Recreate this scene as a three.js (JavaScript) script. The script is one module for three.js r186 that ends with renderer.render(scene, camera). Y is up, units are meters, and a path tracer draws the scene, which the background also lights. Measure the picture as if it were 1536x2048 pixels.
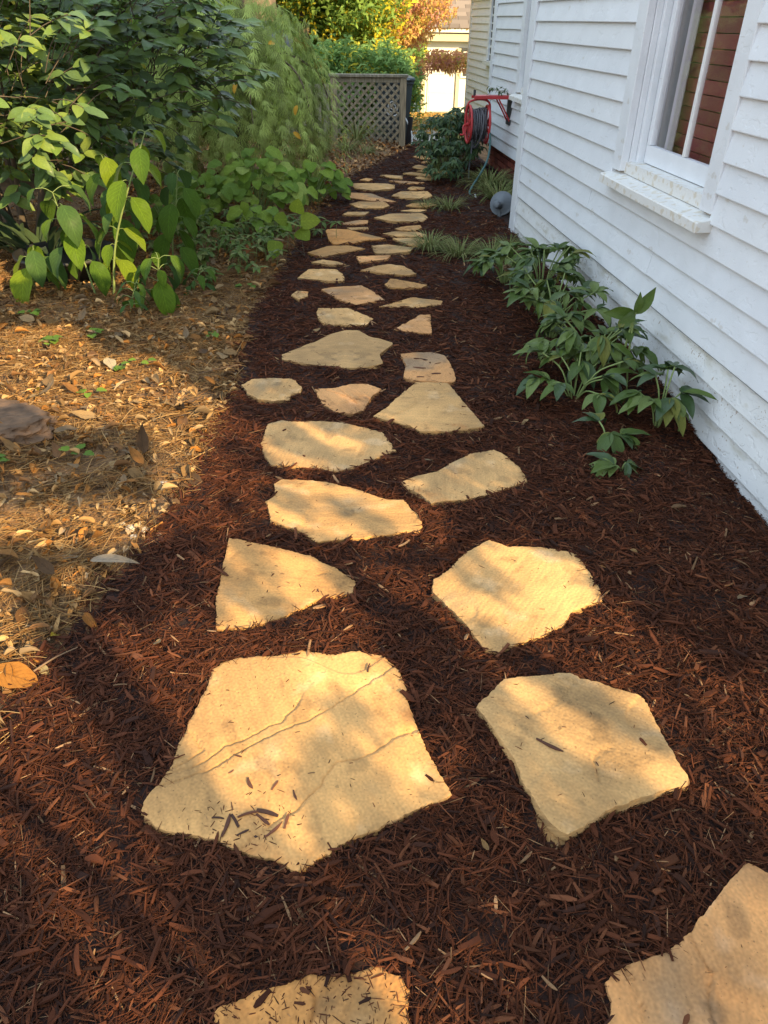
import * as THREE from 'three';
import { mergeGeometries } from 'three/addons/utils/BufferGeometryUtils.js';
import { ImprovedNoise } from 'three/addons/math/ImprovedNoise.js';

// ---------------------------------------------------------------- camera, sky, sun, exposure
const scene = new THREE.Scene();
const camera = new THREE.PerspectiveCamera(69.358, 0.75, 0.05, 400);
camera.position.set(0, 1.6, 0);
camera.rotation.order = 'YXZ';
camera.rotation.set(-0.58631, -0.10141, 0.01706);

const SUN = new THREE.Vector3(0.61 * Math.cos(0.489), Math.sin(0.489), 0.793 * Math.cos(0.489)).normalize();
const skyW = 512, skyH = 256, skyData = new Float32Array(skyW * skyH * 4);
for (let j = 0; j < skyH; j++) for (let i = 0; i < skyW; i++) {
  const el = ((j + 0.5) / skyH - 0.5) * Math.PI, az = ((i + 0.5) / skyW - 0.5) * 2 * Math.PI;
  const d = [Math.cos(el) * Math.cos(az), Math.sin(el), Math.cos(el) * Math.sin(az)];
  const up = Math.max(0, d[1]), k = Math.pow(1 - up, 2.2);
  const c = Math.max(0, d[0] * SUN.x + d[1] * SUN.y + d[2] * SUN.z), glow = 0.35 * Math.pow(c, 6);
  const o = (j * skyW + i) * 4;
  skyData[o] = 0.56 + 0.36 * k + glow; skyData[o + 1] = 0.70 + 0.25 * k + glow * 0.8; skyData[o + 2] = 0.88 + 0.05 * k + glow * 0.5; skyData[o + 3] = 1;
  if (d[1] < -0.02) { skyData[o] = 0.25; skyData[o + 1] = 0.22; skyData[o + 2] = 0.16; }
}
const sky = new THREE.DataTexture(skyData, skyW, skyH, THREE.RGBAFormat, THREE.FloatType);
sky.mapping = THREE.EquirectangularReflectionMapping; sky.magFilter = THREE.LinearFilter; sky.minFilter = THREE.LinearFilter; sky.needsUpdate = true;
scene.background = sky; scene.environment = sky; scene.environmentIntensity = 1;

const sun = new THREE.DirectionalLight(new THREE.Color().setRGB(1.0, 0.74, 0.38), 5.0);
sun.target.position.set(0, 0, -6); sun.position.copy(SUN).multiplyScalar(60).add(sun.target.position);
sun.castShadow = true; sun.shadow.radius = 0.6; sun.shadow.mapSize.set(4096, 4096);
Object.assign(sun.shadow.camera, { left: -20, right: 20, top: 20, bottom: -20, near: 1, far: 140 });
scene.add(sun, sun.target);

const renderer = new THREE.WebGLRenderer({ antialias: true });
renderer.setSize(768, 1024);
renderer.toneMapping = THREE.LinearToneMapping;
renderer.toneMappingExposure = 2.0;
renderer.shadowMap.enabled = true;
renderer.outputColorSpace = THREE.SRGBColorSpace;

// ---------------------------------------------------------------- helpers
let seed = 12345;
function setSeed(s) { seed = s >>> 0; }
function R() { seed = (seed + 0x6D2B79F5) >>> 0; let t = seed; t = Math.imul(t ^ (t >>> 15), t | 1); t ^= t + Math.imul(t ^ (t >>> 7), t | 61); return ((t ^ (t >>> 14)) >>> 0) / 4294967296; }
const rr = (a, b) => a + (b - a) * R();
const pick = (a) => a[Math.floor(R() * a.length)];
const V = (x, y, z) => new THREE.Vector3(x, y, z);
const clamp = (v, a, b) => Math.min(b, Math.max(a, v));
const sm = (a, b, v) => { const t = clamp((v - a) / (b - a), 0, 1); return t * t * (3 - 2 * t); };
const perlin = new ImprovedNoise();
const nz = (x, y, z = 0) => perlin.noise(x, y, z);
const fbm = (x, y, z = 0, n = 4) => { let s = 0, a = 0.5, f = 1; for (let i = 0; i < n; i++) { s += a * nz(x * f + 7.1 * i, y * f + 3.3 * i, z + i * 1.7); a *= 0.5; f *= 2.03; } return s; };
const used = {};
function numbered(n) { const k = (used[n] = (used[n] ?? -1) + 1); return k ? `${n}_${String(k).padStart(3, '0')}` : n; }
function tag(o, label, category, group) { o.userData.label = label; o.userData.category = category; if (group) o.userData.group = group; return o; }
function thing(name, label, category, p = [0, 0, 0], turn = 0, group) {
  const o = new THREE.Group(); o.name = numbered(name); o.position.set(...p); o.rotation.y = turn; scene.add(o); return tag(o, label, category, group);
}
function part(name, geo, mat, parent) { const m = new THREE.Mesh(geo, mat); m.name = name; parent.add(m); return m; }
function solo(name, geo, mat, label, category, group) { const m = new THREE.Mesh(geo, mat); m.name = numbered(name); scene.add(m); return tag(m, label, category, group); }
function struct(name, geo, mat) { const m = new THREE.Mesh(geo, mat); m.name = name; m.userData.kind = 'structure'; scene.add(m); return m; }
function box(w, h, d, x = 0, y = 0, z = 0) { const g = new THREE.BoxGeometry(w, h, d); g.translate(x, y, z); return g; }
function span(x0, x1, y0, y1, z0, z1) { return box(Math.abs(x1 - x0), Math.abs(y1 - y0), Math.abs(z1 - z0), (x0 + x1) / 2, (y0 + y1) / 2, (z0 + z1) / 2); }
function bevel(x0, x1, y0, y1, z0, z1, b = 0.004) {                 // box with chamfered long edges
  const w = Math.abs(x1 - x0), h = Math.abs(y1 - y0), d = Math.abs(z1 - z0), s = new THREE.Shape();
  s.moveTo(-w / 2 + b, -h / 2 + b); s.lineTo(w / 2 - b, -h / 2 + b); s.lineTo(w / 2 - b, h / 2 - b); s.lineTo(-w / 2 + b, h / 2 - b); s.closePath();
  const g = new THREE.ExtrudeGeometry(s, { depth: d - 2 * b, bevelEnabled: true, bevelThickness: b, bevelSize: b, bevelSegments: 1, steps: 1 });
  g.translate((x0 + x1) / 2, (y0 + y1) / 2, Math.min(z0, z1) + b); return g;
}
function tube(pts, r, seg = 16, rad = 7) {                          // r: number or function of t
  const c = new THREE.CatmullRomCurve3(pts.map((p) => (p.isVector3 ? p : V(...p))));
  const g = new THREE.TubeGeometry(c, seg, 1, rad, false), p = g.attributes.position, q = V(0, 0, 0);
  for (let i = 0; i <= seg; i++) { c.getPointAt(i / seg, q); const rad2 = typeof r === 'function' ? r(i / seg) : r;
    for (let j = 0; j <= rad; j++) { const k = i * (rad + 1) + j; p.setXYZ(k, q.x + (p.getX(k) - q.x) * rad2, q.y + (p.getY(k) - q.y) * rad2, q.z + (p.getZ(k) - q.z) * rad2); } }
  return g;
}
const col = (r, g, b) => new THREE.Color().setRGB(r, g, b);
function dataTex(n, fn, srgb = true, rep = true, m = n) {
  const d = new Uint8Array(n * m * 4);
  for (let j = 0; j < m; j++) for (let i = 0; i < n; i++) { const c = fn(i / n, j / m, i, j), o = (j * n + i) * 4; d[o] = clamp(c[0], 0, 255); d[o + 1] = clamp(c[1], 0, 255); d[o + 2] = clamp(c[2], 0, 255); d[o + 3] = 255; }
  const t = new THREE.DataTexture(d, n, m, THREE.RGBAFormat); t.magFilter = THREE.LinearFilter; t.minFilter = THREE.LinearMipmapLinearFilter; t.generateMipmaps = true;
  if (rep) t.wrapS = t.wrapT = THREE.MirroredRepeatWrapping; if (srgb) t.colorSpace = THREE.SRGBColorSpace; t.needsUpdate = true; return t;
}
function uvBox(g, s = 1, ox = 0, oy = 0) {                          // uv in metres from the dominant face direction
  g = g.index ? g.toNonIndexed() : g; const p = g.attributes.position, n = g.attributes.normal, uv = new Float32Array(p.count * 2);
  for (let i = 0; i < p.count; i++) { const a = Math.abs(n.getX(i)), b = Math.abs(n.getY(i)), c = Math.abs(n.getZ(i));
    const [u, v] = a > b && a > c ? [p.getZ(i), p.getY(i)] : b > c ? [p.getX(i), p.getZ(i)] : [p.getX(i), p.getY(i)];
    uv[2 * i] = u * s + ox; uv[2 * i + 1] = v * s + oy; }
  g.setAttribute('uv', new THREE.BufferAttribute(uv, 2)); return g;
}
const M4 = new THREE.Matrix4(), Q = new THREE.Quaternion(), UP = V(0, 1, 0);
function orient(d, up = UP) {                                       // quaternion taking +z to d and +y near up
  const z = d.clone().normalize(), x = new THREE.Vector3().crossVectors(up, z); if (x.lengthSq() < 1e-6) x.set(1, 0, 0); x.normalize();
  return new THREE.Quaternion().setFromRotationMatrix(new THREE.Matrix4().makeBasis(x, new THREE.Vector3().crossVectors(z, x), z));
}
function instanced(name, geo, mat, items, parent, colored) {
  const m = new THREE.InstancedMesh(geo, mat, items.length); m.name = name; m.userData.kind = 'stuff';
  const s = V(1, 1, 1);
  items.forEach((it, i) => { if (it.s.isVector3) s.copy(it.s); else s.setScalar(it.s); M4.compose(it.p, it.q, s); m.setMatrixAt(i, M4); if (colored) m.setColorAt(i, it.c); });
  parent.add(m); return m;
}
function inPoly(P, x, z) { let c = false; for (let i = 0, j = P.length - 2; i < P.length; j = i, i += 2) { const xi = P[i], zi = P[i + 1], xj = P[j], zj = P[j + 1]; if ((zi > z) !== (zj > z) && x < ((xj - xi) * (z - zi)) / (zj - zi) + xi) c = !c; } return c; }
function segDist(x, z, a, b) { const dx = b[0] - a[0], dz = b[1] - a[1], t = clamp(((x - a[0]) * dx + (z - a[1]) * dz) / (dx * dx + dz * dz + 1e-9), 0, 1); return Math.hypot(x - a[0] - t * dx, z - a[1] - t * dz); }

// ---------------------------------------------------------------- terrain
const BORDER = [[-0.80, 1.5], [-0.83, -0.9], [-0.859, -1.349], [-0.877, -1.486], [-0.83, -1.654], [-0.761, -1.846], [-0.68, -2.07], [-0.585, -2.333], [-0.496, -2.689], [-0.446, -3.038], [-0.402, -3.711], [-0.399, -4.562], [-0.254, -5.52], [-0.092, -6.702], [0.131, -7.916], [0.342, -9.428], [0.963, -10.774], [1.434, -11.809], [1.51, -12.264], [1.6, -12.7]];
function borderX(z) { for (let i = 1; i < BORDER.length; i++) { const a = BORDER[i - 1], b = BORDER[i]; if (z <= a[1] && z >= b[1]) return a[0] + ((b[0] - a[0]) * (z - a[1])) / (b[1] - a[1]); } return z > 0 ? -0.8 : 1.6; }
function gh(x, z) {
  let y = 0.010 * nz(x * 1.7, z * 1.7, 3.1) + 0.006 * nz(x * 5, z * 5, 8.2);
  if (z < -13) y -= (-13 - z) * 0.065;
  if (z < 2 && z > -13) { const b = borderX(z); y += 0.05 * sm(0.1, 1.2, b - x); }
  y += 0.10 * Math.exp(-((x - 0.75) ** 2) / 0.25 - ((z + 11.9) ** 2) / 0.6);
  y -= 0.11 * sm(1.42, 1.8, x) * sm(-3.5, -2.45, z);
  return y;
}
function axis(stops) { const a = []; for (const [from, to, step] of stops) for (let v = from; v < to - 1e-6; v += step) a.push(v); a.push(stops[stops.length - 1][1]); return a; }
function sheet(xs, zs, h, keep) {
  const p = [], uv = [], id = [], nx = xs.length;
  for (const z of zs) for (const x of xs) { p.push(x, h(x, z), z); uv.push(x, z); }
  for (let j = 0; j + 1 < zs.length; j++) for (let i = 0; i + 1 < nx; i++) {
    if (keep && !keep((xs[i] + xs[i + 1]) / 2, (zs[j] + zs[j + 1]) / 2)) continue;
    const a = j * nx + i; id.push(a, a + nx, a + 1, a + 1, a + nx, a + nx + 1);
  }
  const g = new THREE.BufferGeometry(); g.setAttribute('position', new THREE.Float32BufferAttribute(p, 3)); g.setAttribute('uv', new THREE.Float32BufferAttribute(uv, 2)); g.setIndex(id); g.computeVertexNormals(); return g;
}
const soilTex = dataTex(512, (u, v) => { const s = fbm(u * 8, v * 8, 1, 5) + 0.6 * nz(u * 90, v * 90, 4), k = R(); const b = 1 + 0.45 * s + (k > 0.985 ? 0.9 : 0) - 0.12 * R(); return [122 * b, 92 * b, 62 * b]; });
soilTex.repeat.set(0.9, 0.9);
const M = {};
M.soil = new THREE.MeshStandardMaterial({ map: soilTex, roughness: 1 });
struct('ground', sheet(axis([[-150, -30, 20], [-30, -6, 1.5], [-6, -3, 0.3], [-3, 2.2, 0.06], [2.2, 10, 0.6], [10, 40, 3], [40, 150, 22]]), axis([[-150, -40, 20], [-40, -13, 0.9], [-13, -7, 0.14], [-7, 0.5, 0.06], [0.5, 6, 0.5], [6, 40, 4], [40, 150, 22]]), (x, z) => (z > -42 ? gh(x, z) : gh(x, -42))), M.soil);

const mulchTex = dataTex(512, (u, v) => { const s = fbm(u * 24, v * 6, 2, 4) + 0.8 * nz(u * 160, v * 40, 9) + 0.5 * nz(u * 40, v * 150, 5), b = 1 + 0.5 * s; return [40 * b, 21 * b, 15 * b]; });
mulchTex.repeat.set(1.3, 1.3);
M.mulchBed = new THREE.MeshStandardMaterial({ map: mulchTex, bumpMap: mulchTex, bumpScale: 0.012, roughness: 1 });
const bedH = (x, z) => gh(x, z) + 0.012 + 0.010 * nz(x * 6, z * 6, 2) + 0.006 * nz(x * 17, z * 17, 5) + 0.016 * sm(1.5, 1.8, x) * (1 - sm(-4, -3, z));
const inBed = (x, z) => z < 1.2 && z > -12.5 && x > borderX(z) + 0.05 * nz(x * 9, z * 9, 4) && x < (z > -6.9 ? 1.83 : 2.4);
struct('mulch_bed', sheet(axis([[-1.0, 2.45, 0.035]]), axis([[-12.6, -7, 0.08], [-7, 1.2, 0.035]]), bedH, inBed), M.mulchBed);
const lawnTex = dataTex(256, (u, v) => { const s = fbm(u * 10, v * 10, 6, 4) + 0.6 * nz(u * 70, v * 70, 2), b = 1 + 0.5 * s; return [118 * b, 112 * b, 52 * b]; });
M.lawn = new THREE.MeshStandardMaterial({ map: lawnTex, roughness: 1 });
struct('lawn', sheet(axis([[-12, 12, 0.5]]), axis([[-41, -13.6, 0.4]]), (x, z) => gh(x, z) + 0.006, (x, z) => x > 1.4 - 0.1 * (z + 13) * 0.3 || z < -14.5), M.lawn);
M.paving = new THREE.MeshStandardMaterial({ map: dataTex(128, (u, v) => { const b = 1 + 0.3 * fbm(u * 12, v * 12, 3, 4); return [172 * b, 166 * b, 155 * b]; }), roughness: 0.95 });
struct('path', sheet(axis([[1.6, 2.5, 0.15]]), axis([[-16.5, -12.9, 0.3]]), (x, z) => gh(x, z) + 0.014, (x, z) => Math.abs(x - 2.05 - 0.06 * (-13 - z)) < 0.3), M.paving);
const STONES = {
  big: [0.03, [-0.455,-1.120, -0.451,-1.150, -0.411,-1.209, -0.384,-1.344, -0.347,-1.473, -0.330,-1.569, -0.305,-1.597, -0.256,-1.613, -0.149,-1.617, -0.077,-1.630, 0.017,-1.610, 0.097,-1.616, 0.168,-1.585, 0.200,-1.547, 0.219,-1.460, 0.226,-1.353, 0.249,-1.230, 0.288,-1.103, 0.190,-1.064, 0.111,-1.032, 0.018,-0.996, -0.016,-0.972, -0.071,-0.939, -0.092,-0.941, -0.142,-0.971, -0.208,-0.991, -0.220,-1.004, -0.294,-1.037, -0.368,-1.053, -0.422,-1.079]],
  front: [0.02, [-0.242,-0.642, -0.239,-0.679, -0.203,-0.689, -0.152,-0.706, -0.110,-0.711, -0.057,-0.725, 0.001,-0.715, 0.080,-0.729, 0.116,-0.705, 0.137,-0.677, 0.128,-0.643, 0.129,-0.594, 0.090,-0.540, -0.042,-0.498, -0.171,-0.544, -0.227,-0.594]],
  upright: [0.03, [0.356,-1.864, 0.370,-1.931, 0.427,-1.982, 0.516,-2.079, 0.604,-2.143, 0.660,-2.100, 0.771,-2.092, 0.873,-2.053, 0.903,-2.028, 0.908,-1.933, 0.916,-1.849, 0.906,-1.784, 0.852,-1.762, 0.782,-1.730, 0.740,-1.673, 0.682,-1.643, 0.586,-1.610, 0.514,-1.572, 0.476,-1.580, 0.457,-1.637, 0.434,-1.732, 0.396,-1.797]],
  right: [0.04, [0.401,-1.359, 0.454,-1.410, 0.501,-1.455, 0.569,-1.459, 0.697,-1.459, 0.741,-1.431, 0.873,-1.363, 0.878,-1.285, 0.874,-1.225, 0.883,-1.089, 0.869,-1.072, 0.812,-1.062, 0.747,-1.046, 0.671,-1.027, 0.582,-0.987, 0.538,-0.965, 0.512,-0.980, 0.491,-1.035, 0.475,-1.093, 0.469,-1.145, 0.458,-1.209, 0.429,-1.294]],
  rightlow: [0.015, [0.472,-1.172, 0.574,-1.203, 0.741,-1.190, 0.825,-1.143, 0.801,-1.084, 0.680,-1.040, 0.589,-0.996, 0.542,-0.964, 0.499,-0.951, 0.489,-0.972, 0.486,-1.025, 0.479,-1.096]],
  corner: [0.03, [0.499,-0.580, 0.521,-0.622, 0.519,-0.658, 0.545,-0.675, 0.593,-0.690, 0.674,-0.703, 0.741,-0.744, 0.793,-0.782, 0.864,-0.833, 0.928,-0.875, 0.959,-0.855, 0.998,-0.828, 1.006,-0.705, 0.955,-0.589, 0.809,-0.515, 0.649,-0.489, 0.518,-0.520]],
  lit5: [0.03, [-0.215,-2.458, -0.178,-2.498, -0.185,-2.587, -0.158,-2.624, -0.063,-2.609, 0.016,-2.589, 0.125,-2.536, 0.214,-2.470, 0.258,-2.439, 0.327,-2.434, 0.349,-2.362, 0.376,-2.280, 0.359,-2.211, 0.310,-2.220, 0.236,-2.207, 0.135,-2.196, 0.021,-2.186, -0.022,-2.183, -0.064,-2.235, -0.121,-2.277, -0.188,-2.333]],
  tri: [0.03, [-0.337,-2.225, -0.278,-2.205, -0.152,-2.150, -0.046,-2.098, 0.056,-2.005, 0.107,-1.946, 0.092,-1.882, -0.015,-1.865, -0.142,-1.777, -0.234,-1.745, -0.337,-1.739, -0.351,-1.902, -0.346,-2.062]],
  rust: [0.03, [0.327,-2.575, 0.406,-2.624, 0.492,-2.651, 0.592,-2.744, 0.681,-2.808, 0.773,-2.829, 0.811,-2.764, 0.842,-2.677, 0.850,-2.610, 0.855,-2.547, 0.777,-2.513, 0.686,-2.467, 0.584,-2.430, 0.489,-2.423, 0.433,-2.412, 0.402,-2.472, 0.346,-2.528]],
  streak: [0.03, [-0.252,-2.941, -0.243,-3.054, -0.233,-3.132, -0.171,-3.168, 0.012,-3.146, 0.121,-3.119, 0.227,-3.062, 0.295,-3.019, 0.315,-2.941, 0.335,-2.840, 0.249,-2.784, 0.151,-2.707, 0.067,-2.672, -0.021,-2.710, -0.128,-2.734, -0.202,-2.747, -0.239,-2.851]],
  trap: [0.03, [0.263,-3.172, 0.337,-3.263, 0.407,-3.382, 0.520,-3.568, 0.589,-3.552, 0.679,-3.534, 0.707,-3.399, 0.726,-3.283, 0.754,-3.130, 0.773,-3.037, 0.694,-3.013, 0.581,-2.991, 0.473,-2.998, 0.410,-3.070, 0.324,-3.127]],
  cracked: [0.03, [-0.005,-3.514, 0.099,-3.519, 0.182,-3.564, 0.263,-3.559, 0.333,-3.493, 0.271,-3.402, 0.221,-3.249, 0.172,-3.215, 0.089,-3.246, 0.035,-3.326, 0.008,-3.418]],
  thick: [0.03, [-0.380,-3.585, -0.334,-3.657, -0.233,-3.664, -0.131,-3.645, -0.100,-3.593, -0.075,-3.530, -0.080,-3.470, -0.128,-3.450, -0.137,-3.381, -0.214,-3.375, -0.291,-3.402, -0.343,-3.475]],
  square: [0.03, [0.480,-3.952, 0.550,-3.977, 0.661,-3.971, 0.727,-3.923, 0.741,-3.780, 0.738,-3.606, 0.724,-3.556, 0.622,-3.562, 0.501,-3.582, 0.460,-3.636, 0.495,-3.794]],
  wide: [0.03, [-0.184,-3.989, -0.103,-4.074, -0.001,-4.177, 0.106,-4.301, 0.202,-4.356, 0.273,-4.342, 0.324,-4.239, 0.401,-4.187, 0.460,-4.136, 0.411,-4.045, 0.359,-3.958, 0.369,-3.829, 0.279,-3.779, 0.194,-3.770, 0.047,-3.806, -0.091,-3.869, -0.183,-3.917]],
  smalltri: [0.03, [0.484,-4.365, 0.576,-4.484, 0.681,-4.627, 0.750,-4.623, 0.725,-4.405, 0.707,-4.285, 0.627,-4.307]],
  a16: [0.03, [0.019,-4.717, 0.033,-4.794, 0.224,-4.785, 0.283,-4.704, 0.374,-4.567, 0.329,-4.461, 0.231,-4.448, 0.064,-4.492, 0.029,-4.585]],
  a17: [0.03, [0.433,-4.815, 0.516,-4.872, 0.677,-4.999, 0.766,-4.965, 0.873,-4.918, 0.860,-4.835, 0.689,-4.782, 0.535,-4.802]],
  a18: [0.03, [0.061,-5.195, 0.137,-5.238, 0.347,-5.284, 0.419,-5.134, 0.483,-4.936, 0.387,-4.899, 0.279,-4.843, 0.168,-4.972]],
  frag: [0.03, [-0.148,-5.051, -0.109,-5.158, -0.028,-5.132, -0.036,-5.024, -0.095,-4.963]],
  a19: [0.03, [0.516,-5.291, 0.571,-5.418, 0.679,-5.365, 0.814,-5.254, 0.770,-5.186, 0.645,-5.192, 0.536,-5.206]],
  a20: [0.03, [-0.104,-5.486, -0.024,-5.713, 0.182,-5.705, 0.228,-5.573, 0.234,-5.398, 0.114,-5.389]],
  a21: [0.03, [0.364,-5.645, 0.468,-5.747, 0.608,-5.796, 0.708,-5.737, 0.775,-5.550, 0.725,-5.501, 0.553,-5.534]],
  a22: [0.03, [-0.000,-5.875, 0.084,-5.945, 0.204,-5.884, 0.268,-5.793, 0.126,-5.804]],
  a23: [0.03, [0.358,-6.032, 0.634,-6.052, 0.591,-5.937, 0.370,-5.861]],
  a24: [0.03, [-0.028,-6.166, 0.143,-6.377, 0.306,-6.384, 0.445,-6.272, 0.263,-6.155, 0.086,-6.025]],
  a25: [0.03, [0.501,-6.365, 0.637,-6.412, 0.845,-6.289, 0.806,-6.166, 0.608,-6.112, 0.516,-6.146]],
  orange: [0.03, [0.136,-6.928, 0.178,-6.986, 0.335,-6.959, 0.498,-6.772, 0.654,-6.592, 0.483,-6.563, 0.376,-6.467, 0.193,-6.427, 0.156,-6.540]],
  a27: [0.03, [0.639,-6.803, 0.751,-6.873, 0.959,-6.845, 1.029,-6.720, 0.970,-6.665, 0.749,-6.693]],
  a28: [0.03, [0.708,-6.625, 0.914,-6.632, 1.017,-6.512, 0.965,-6.381, 0.831,-6.373]],
  a29: [0.03, [0.330,-7.020, 0.518,-7.045, 0.531,-6.976, 0.369,-6.936]],
  a30: [0.03, [0.763,-6.985, 0.844,-7.074, 1.013,-7.117, 1.017,-7.016, 0.949,-6.904, 0.808,-6.908]],
  a31: [0.03, [0.275,-7.192, 0.466,-7.348, 0.548,-7.321, 0.528,-7.185, 0.344,-7.135]],
  a32: [0.03, [0.612,-7.428, 0.788,-7.595, 1.101,-7.632, 1.138,-7.415, 1.049,-7.251, 0.757,-7.283]],
  a33: [0.03, [0.310,-7.563, 0.373,-7.693, 0.584,-7.688, 0.537,-7.557]],
  a34: [0.03, [0.412,-8.063, 0.520,-8.179, 0.782,-8.154, 0.814,-7.960, 0.733,-7.839, 0.498,-7.844]],
  a35: [0.03, [0.898,-7.726, 1.023,-7.787, 1.174,-7.738, 1.085,-7.659]],
  a36: [0.03, [0.990,-8.004, 1.085,-8.119, 1.248,-8.116, 1.315,-8.017, 1.178,-7.905, 1.058,-7.907]],
  a37: [0.03, [0.400,-8.415, 0.445,-8.683, 0.676,-8.625, 0.817,-8.305, 0.925,-8.152, 0.704,-8.186]],
  a38: [0.03, [0.885,-8.460, 1.007,-8.709, 1.311,-8.705, 1.329,-8.454, 1.236,-8.319, 0.968,-8.354]],
  a39: [0.03, [0.489,-9.085, 0.519,-9.230, 0.903,-9.202, 0.983,-9.104, 0.962,-8.903, 0.733,-8.791, 0.523,-8.908]],
  a40: [0.03, [1.106,-8.901, 1.176,-9.018, 1.314,-8.958, 1.287,-8.841, 1.128,-8.809]],
  a41: [0.03, [0.874,-9.767, 0.973,-9.801, 1.148,-9.698, 1.121,-9.512, 0.977,-9.598]],
  a42: [0.03, [0.601,-9.478, 0.694,-9.589, 0.768,-9.514, 0.705,-9.383]],
  a47: [0.03, [0.946,-9.403, 1.051,-9.402, 1.359,-9.273, 1.255,-9.181, 1.099,-9.213]],
  a48: [0.03, [1.285,-9.597, 1.341,-9.663, 1.506,-9.562, 1.466,-9.451, 1.315,-9.465]],
  a49: [0.03, [1.168,-9.870, 1.292,-9.940, 1.461,-9.834, 1.550,-9.696, 1.501,-9.609, 1.313,-9.718]],
  a50: [0.03, [1.347,-10.382, 1.444,-10.538, 1.564,-10.382, 1.517,-10.142, 1.399,-10.193]],
  a51: [0.03, [1.355,-10.047, 1.442,-10.142, 1.605,-10.142, 1.796,-10.083, 1.760,-9.798, 1.611,-9.855, 1.441,-9.954]],
  a52: [0.03, [1.448,-11.248, 1.555,-11.383, 1.647,-11.250, 1.732,-10.990, 1.563,-11.031]],
  a53: [0.03, [1.515,-10.779, 1.593,-10.862, 1.645,-10.763, 1.557,-10.698]],
  a54: [0.03, [1.602,-11.854, 1.702,-11.954, 1.848,-11.761, 1.812,-11.524, 1.628,-11.615]],
  a55: [0.03, [1.583,-12.102, 1.677,-12.206, 1.851,-12.178, 1.797,-12.005]],
  a56: [0.03, [1.708,-11.385, 1.775,-11.459, 1.848,-11.386, 1.799,-11.163, 1.710,-11.206]],
};

// ---------------------------------------------------------------- flagstones
const stoneTex = dataTex(1024, (u, v) => {
  const a = fbm(u * 5, v * 5, 1.3, 5), st = nz(u * 7 + v * 2, v * 60 - u * 22, 2.2), st2 = nz(u * 20 + v * 8, v * 190 - u * 70, 6.2), f = nz(u * 170, v * 170, 3), b = fbm(u * 2.2, v * 2.2, 9, 3);
  const grey = sm(0.10, 0.45, fbm(u * 3.1 + 4, v * 3.1, 12, 4)), rust = sm(0.24, 0.5, fbm(u * 4.2, v * 4.2 + 9, 20, 4)), pale = sm(0.16, 0.4, fbm(u * 9, v * 9, 31, 4));
  const speck = nz(u * 230, v * 230, 40) > 0.6 ? 0.74 : nz(u * 60, v * 42, 41) > 0.72 ? 0.82 : 1, blot = sm(0.12, 0.3, fbm(u * 11, v * 11, 55, 4)), k = (1 + 0.36 * a + 0.045 * st + 0.03 * st2 + 0.10 * f + 0.24 * b - 0.13 * blot) * speck;
  return [(204 - 40 * grey + 4 * rust + 14 * pale) * k, (158 - 16 * grey - 24 * rust + 18 * pale) * k, (101 + 8 * grey - 30 * rust + 24 * pale) * k];
});
const stoneBump = dataTex(1024, (u, v) => { const s = 0.5 + 0.5 * fbm(u * 9, v * 9, 2, 5) + 0.14 * nz(u * 12 + v * 4, v * 110 - u * 40, 7) + 0.12 * nz(u * 150, v * 150, 5) - (nz(u * 70, v * 70, 44) > 0.6 ? 0.16 : 0); return [255 * s, 255 * s, 255 * s]; }, false);
const stoneMats = [[0.9, 0.86, 0.78], [0.95, 0.95, 0.92], [0.84, 0.86, 0.87], [0.98, 0.85, 0.81], [0.96, 0.76, 0.52], [0.88, 0.79, 0.65]].map((c) => new THREE.MeshStandardMaterial({ map: stoneTex, bumpMap: stoneBump, bumpScale: 0.0055, color: col(...c), roughness: 0.88 }));
const LEDGES = [
  { l: [[0.193, -1.543], [0.117, -1.486], [0.045, -1.428], [-0.037, -1.369], [-0.096, -1.345], [-0.153, -1.317], [-0.245, -1.262], [-0.313, -1.216], [-0.416, -1.185]], h: 0.0035 },
  { l: [[0.227, -1.303], [0.166, -1.283], [0.124, -1.248], [0.066, -1.226], [0.016, -1.218], [-0.029, -1.15], [-0.076, -1.099], [-0.145, -1.053], [-0.209, -1.0]], h: 0.005 },
  { l: [[-0.077, -1.438], [-0.097, -1.404], [-0.129, -1.364], [-0.217, -1.314], [-0.278, -1.288], [-0.334, -1.236], [-0.403, -1.216]], h: 0.0028 },
  { l: [[-0.379, -1.351], [-0.35, -1.325], [-0.327, -1.284], [-0.36, -1.256], [-0.405, -1.23]], h: 0.0022 }];
function sideOf(line, x, z) {                                       // signed distance to a broken line, inside its extent
  let best = 9, sg = 0;
  for (let i = 1; i < line.length; i++) { const a = line[i - 1], b = line[i], d = segDist(x, z, a, b); if (d < best) { best = d; sg = (b[0] - a[0]) * (z - a[1]) - (b[1] - a[1]) * (x - a[0]) > 0 ? 1 : -1; } }
  return best * sg;
}
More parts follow.
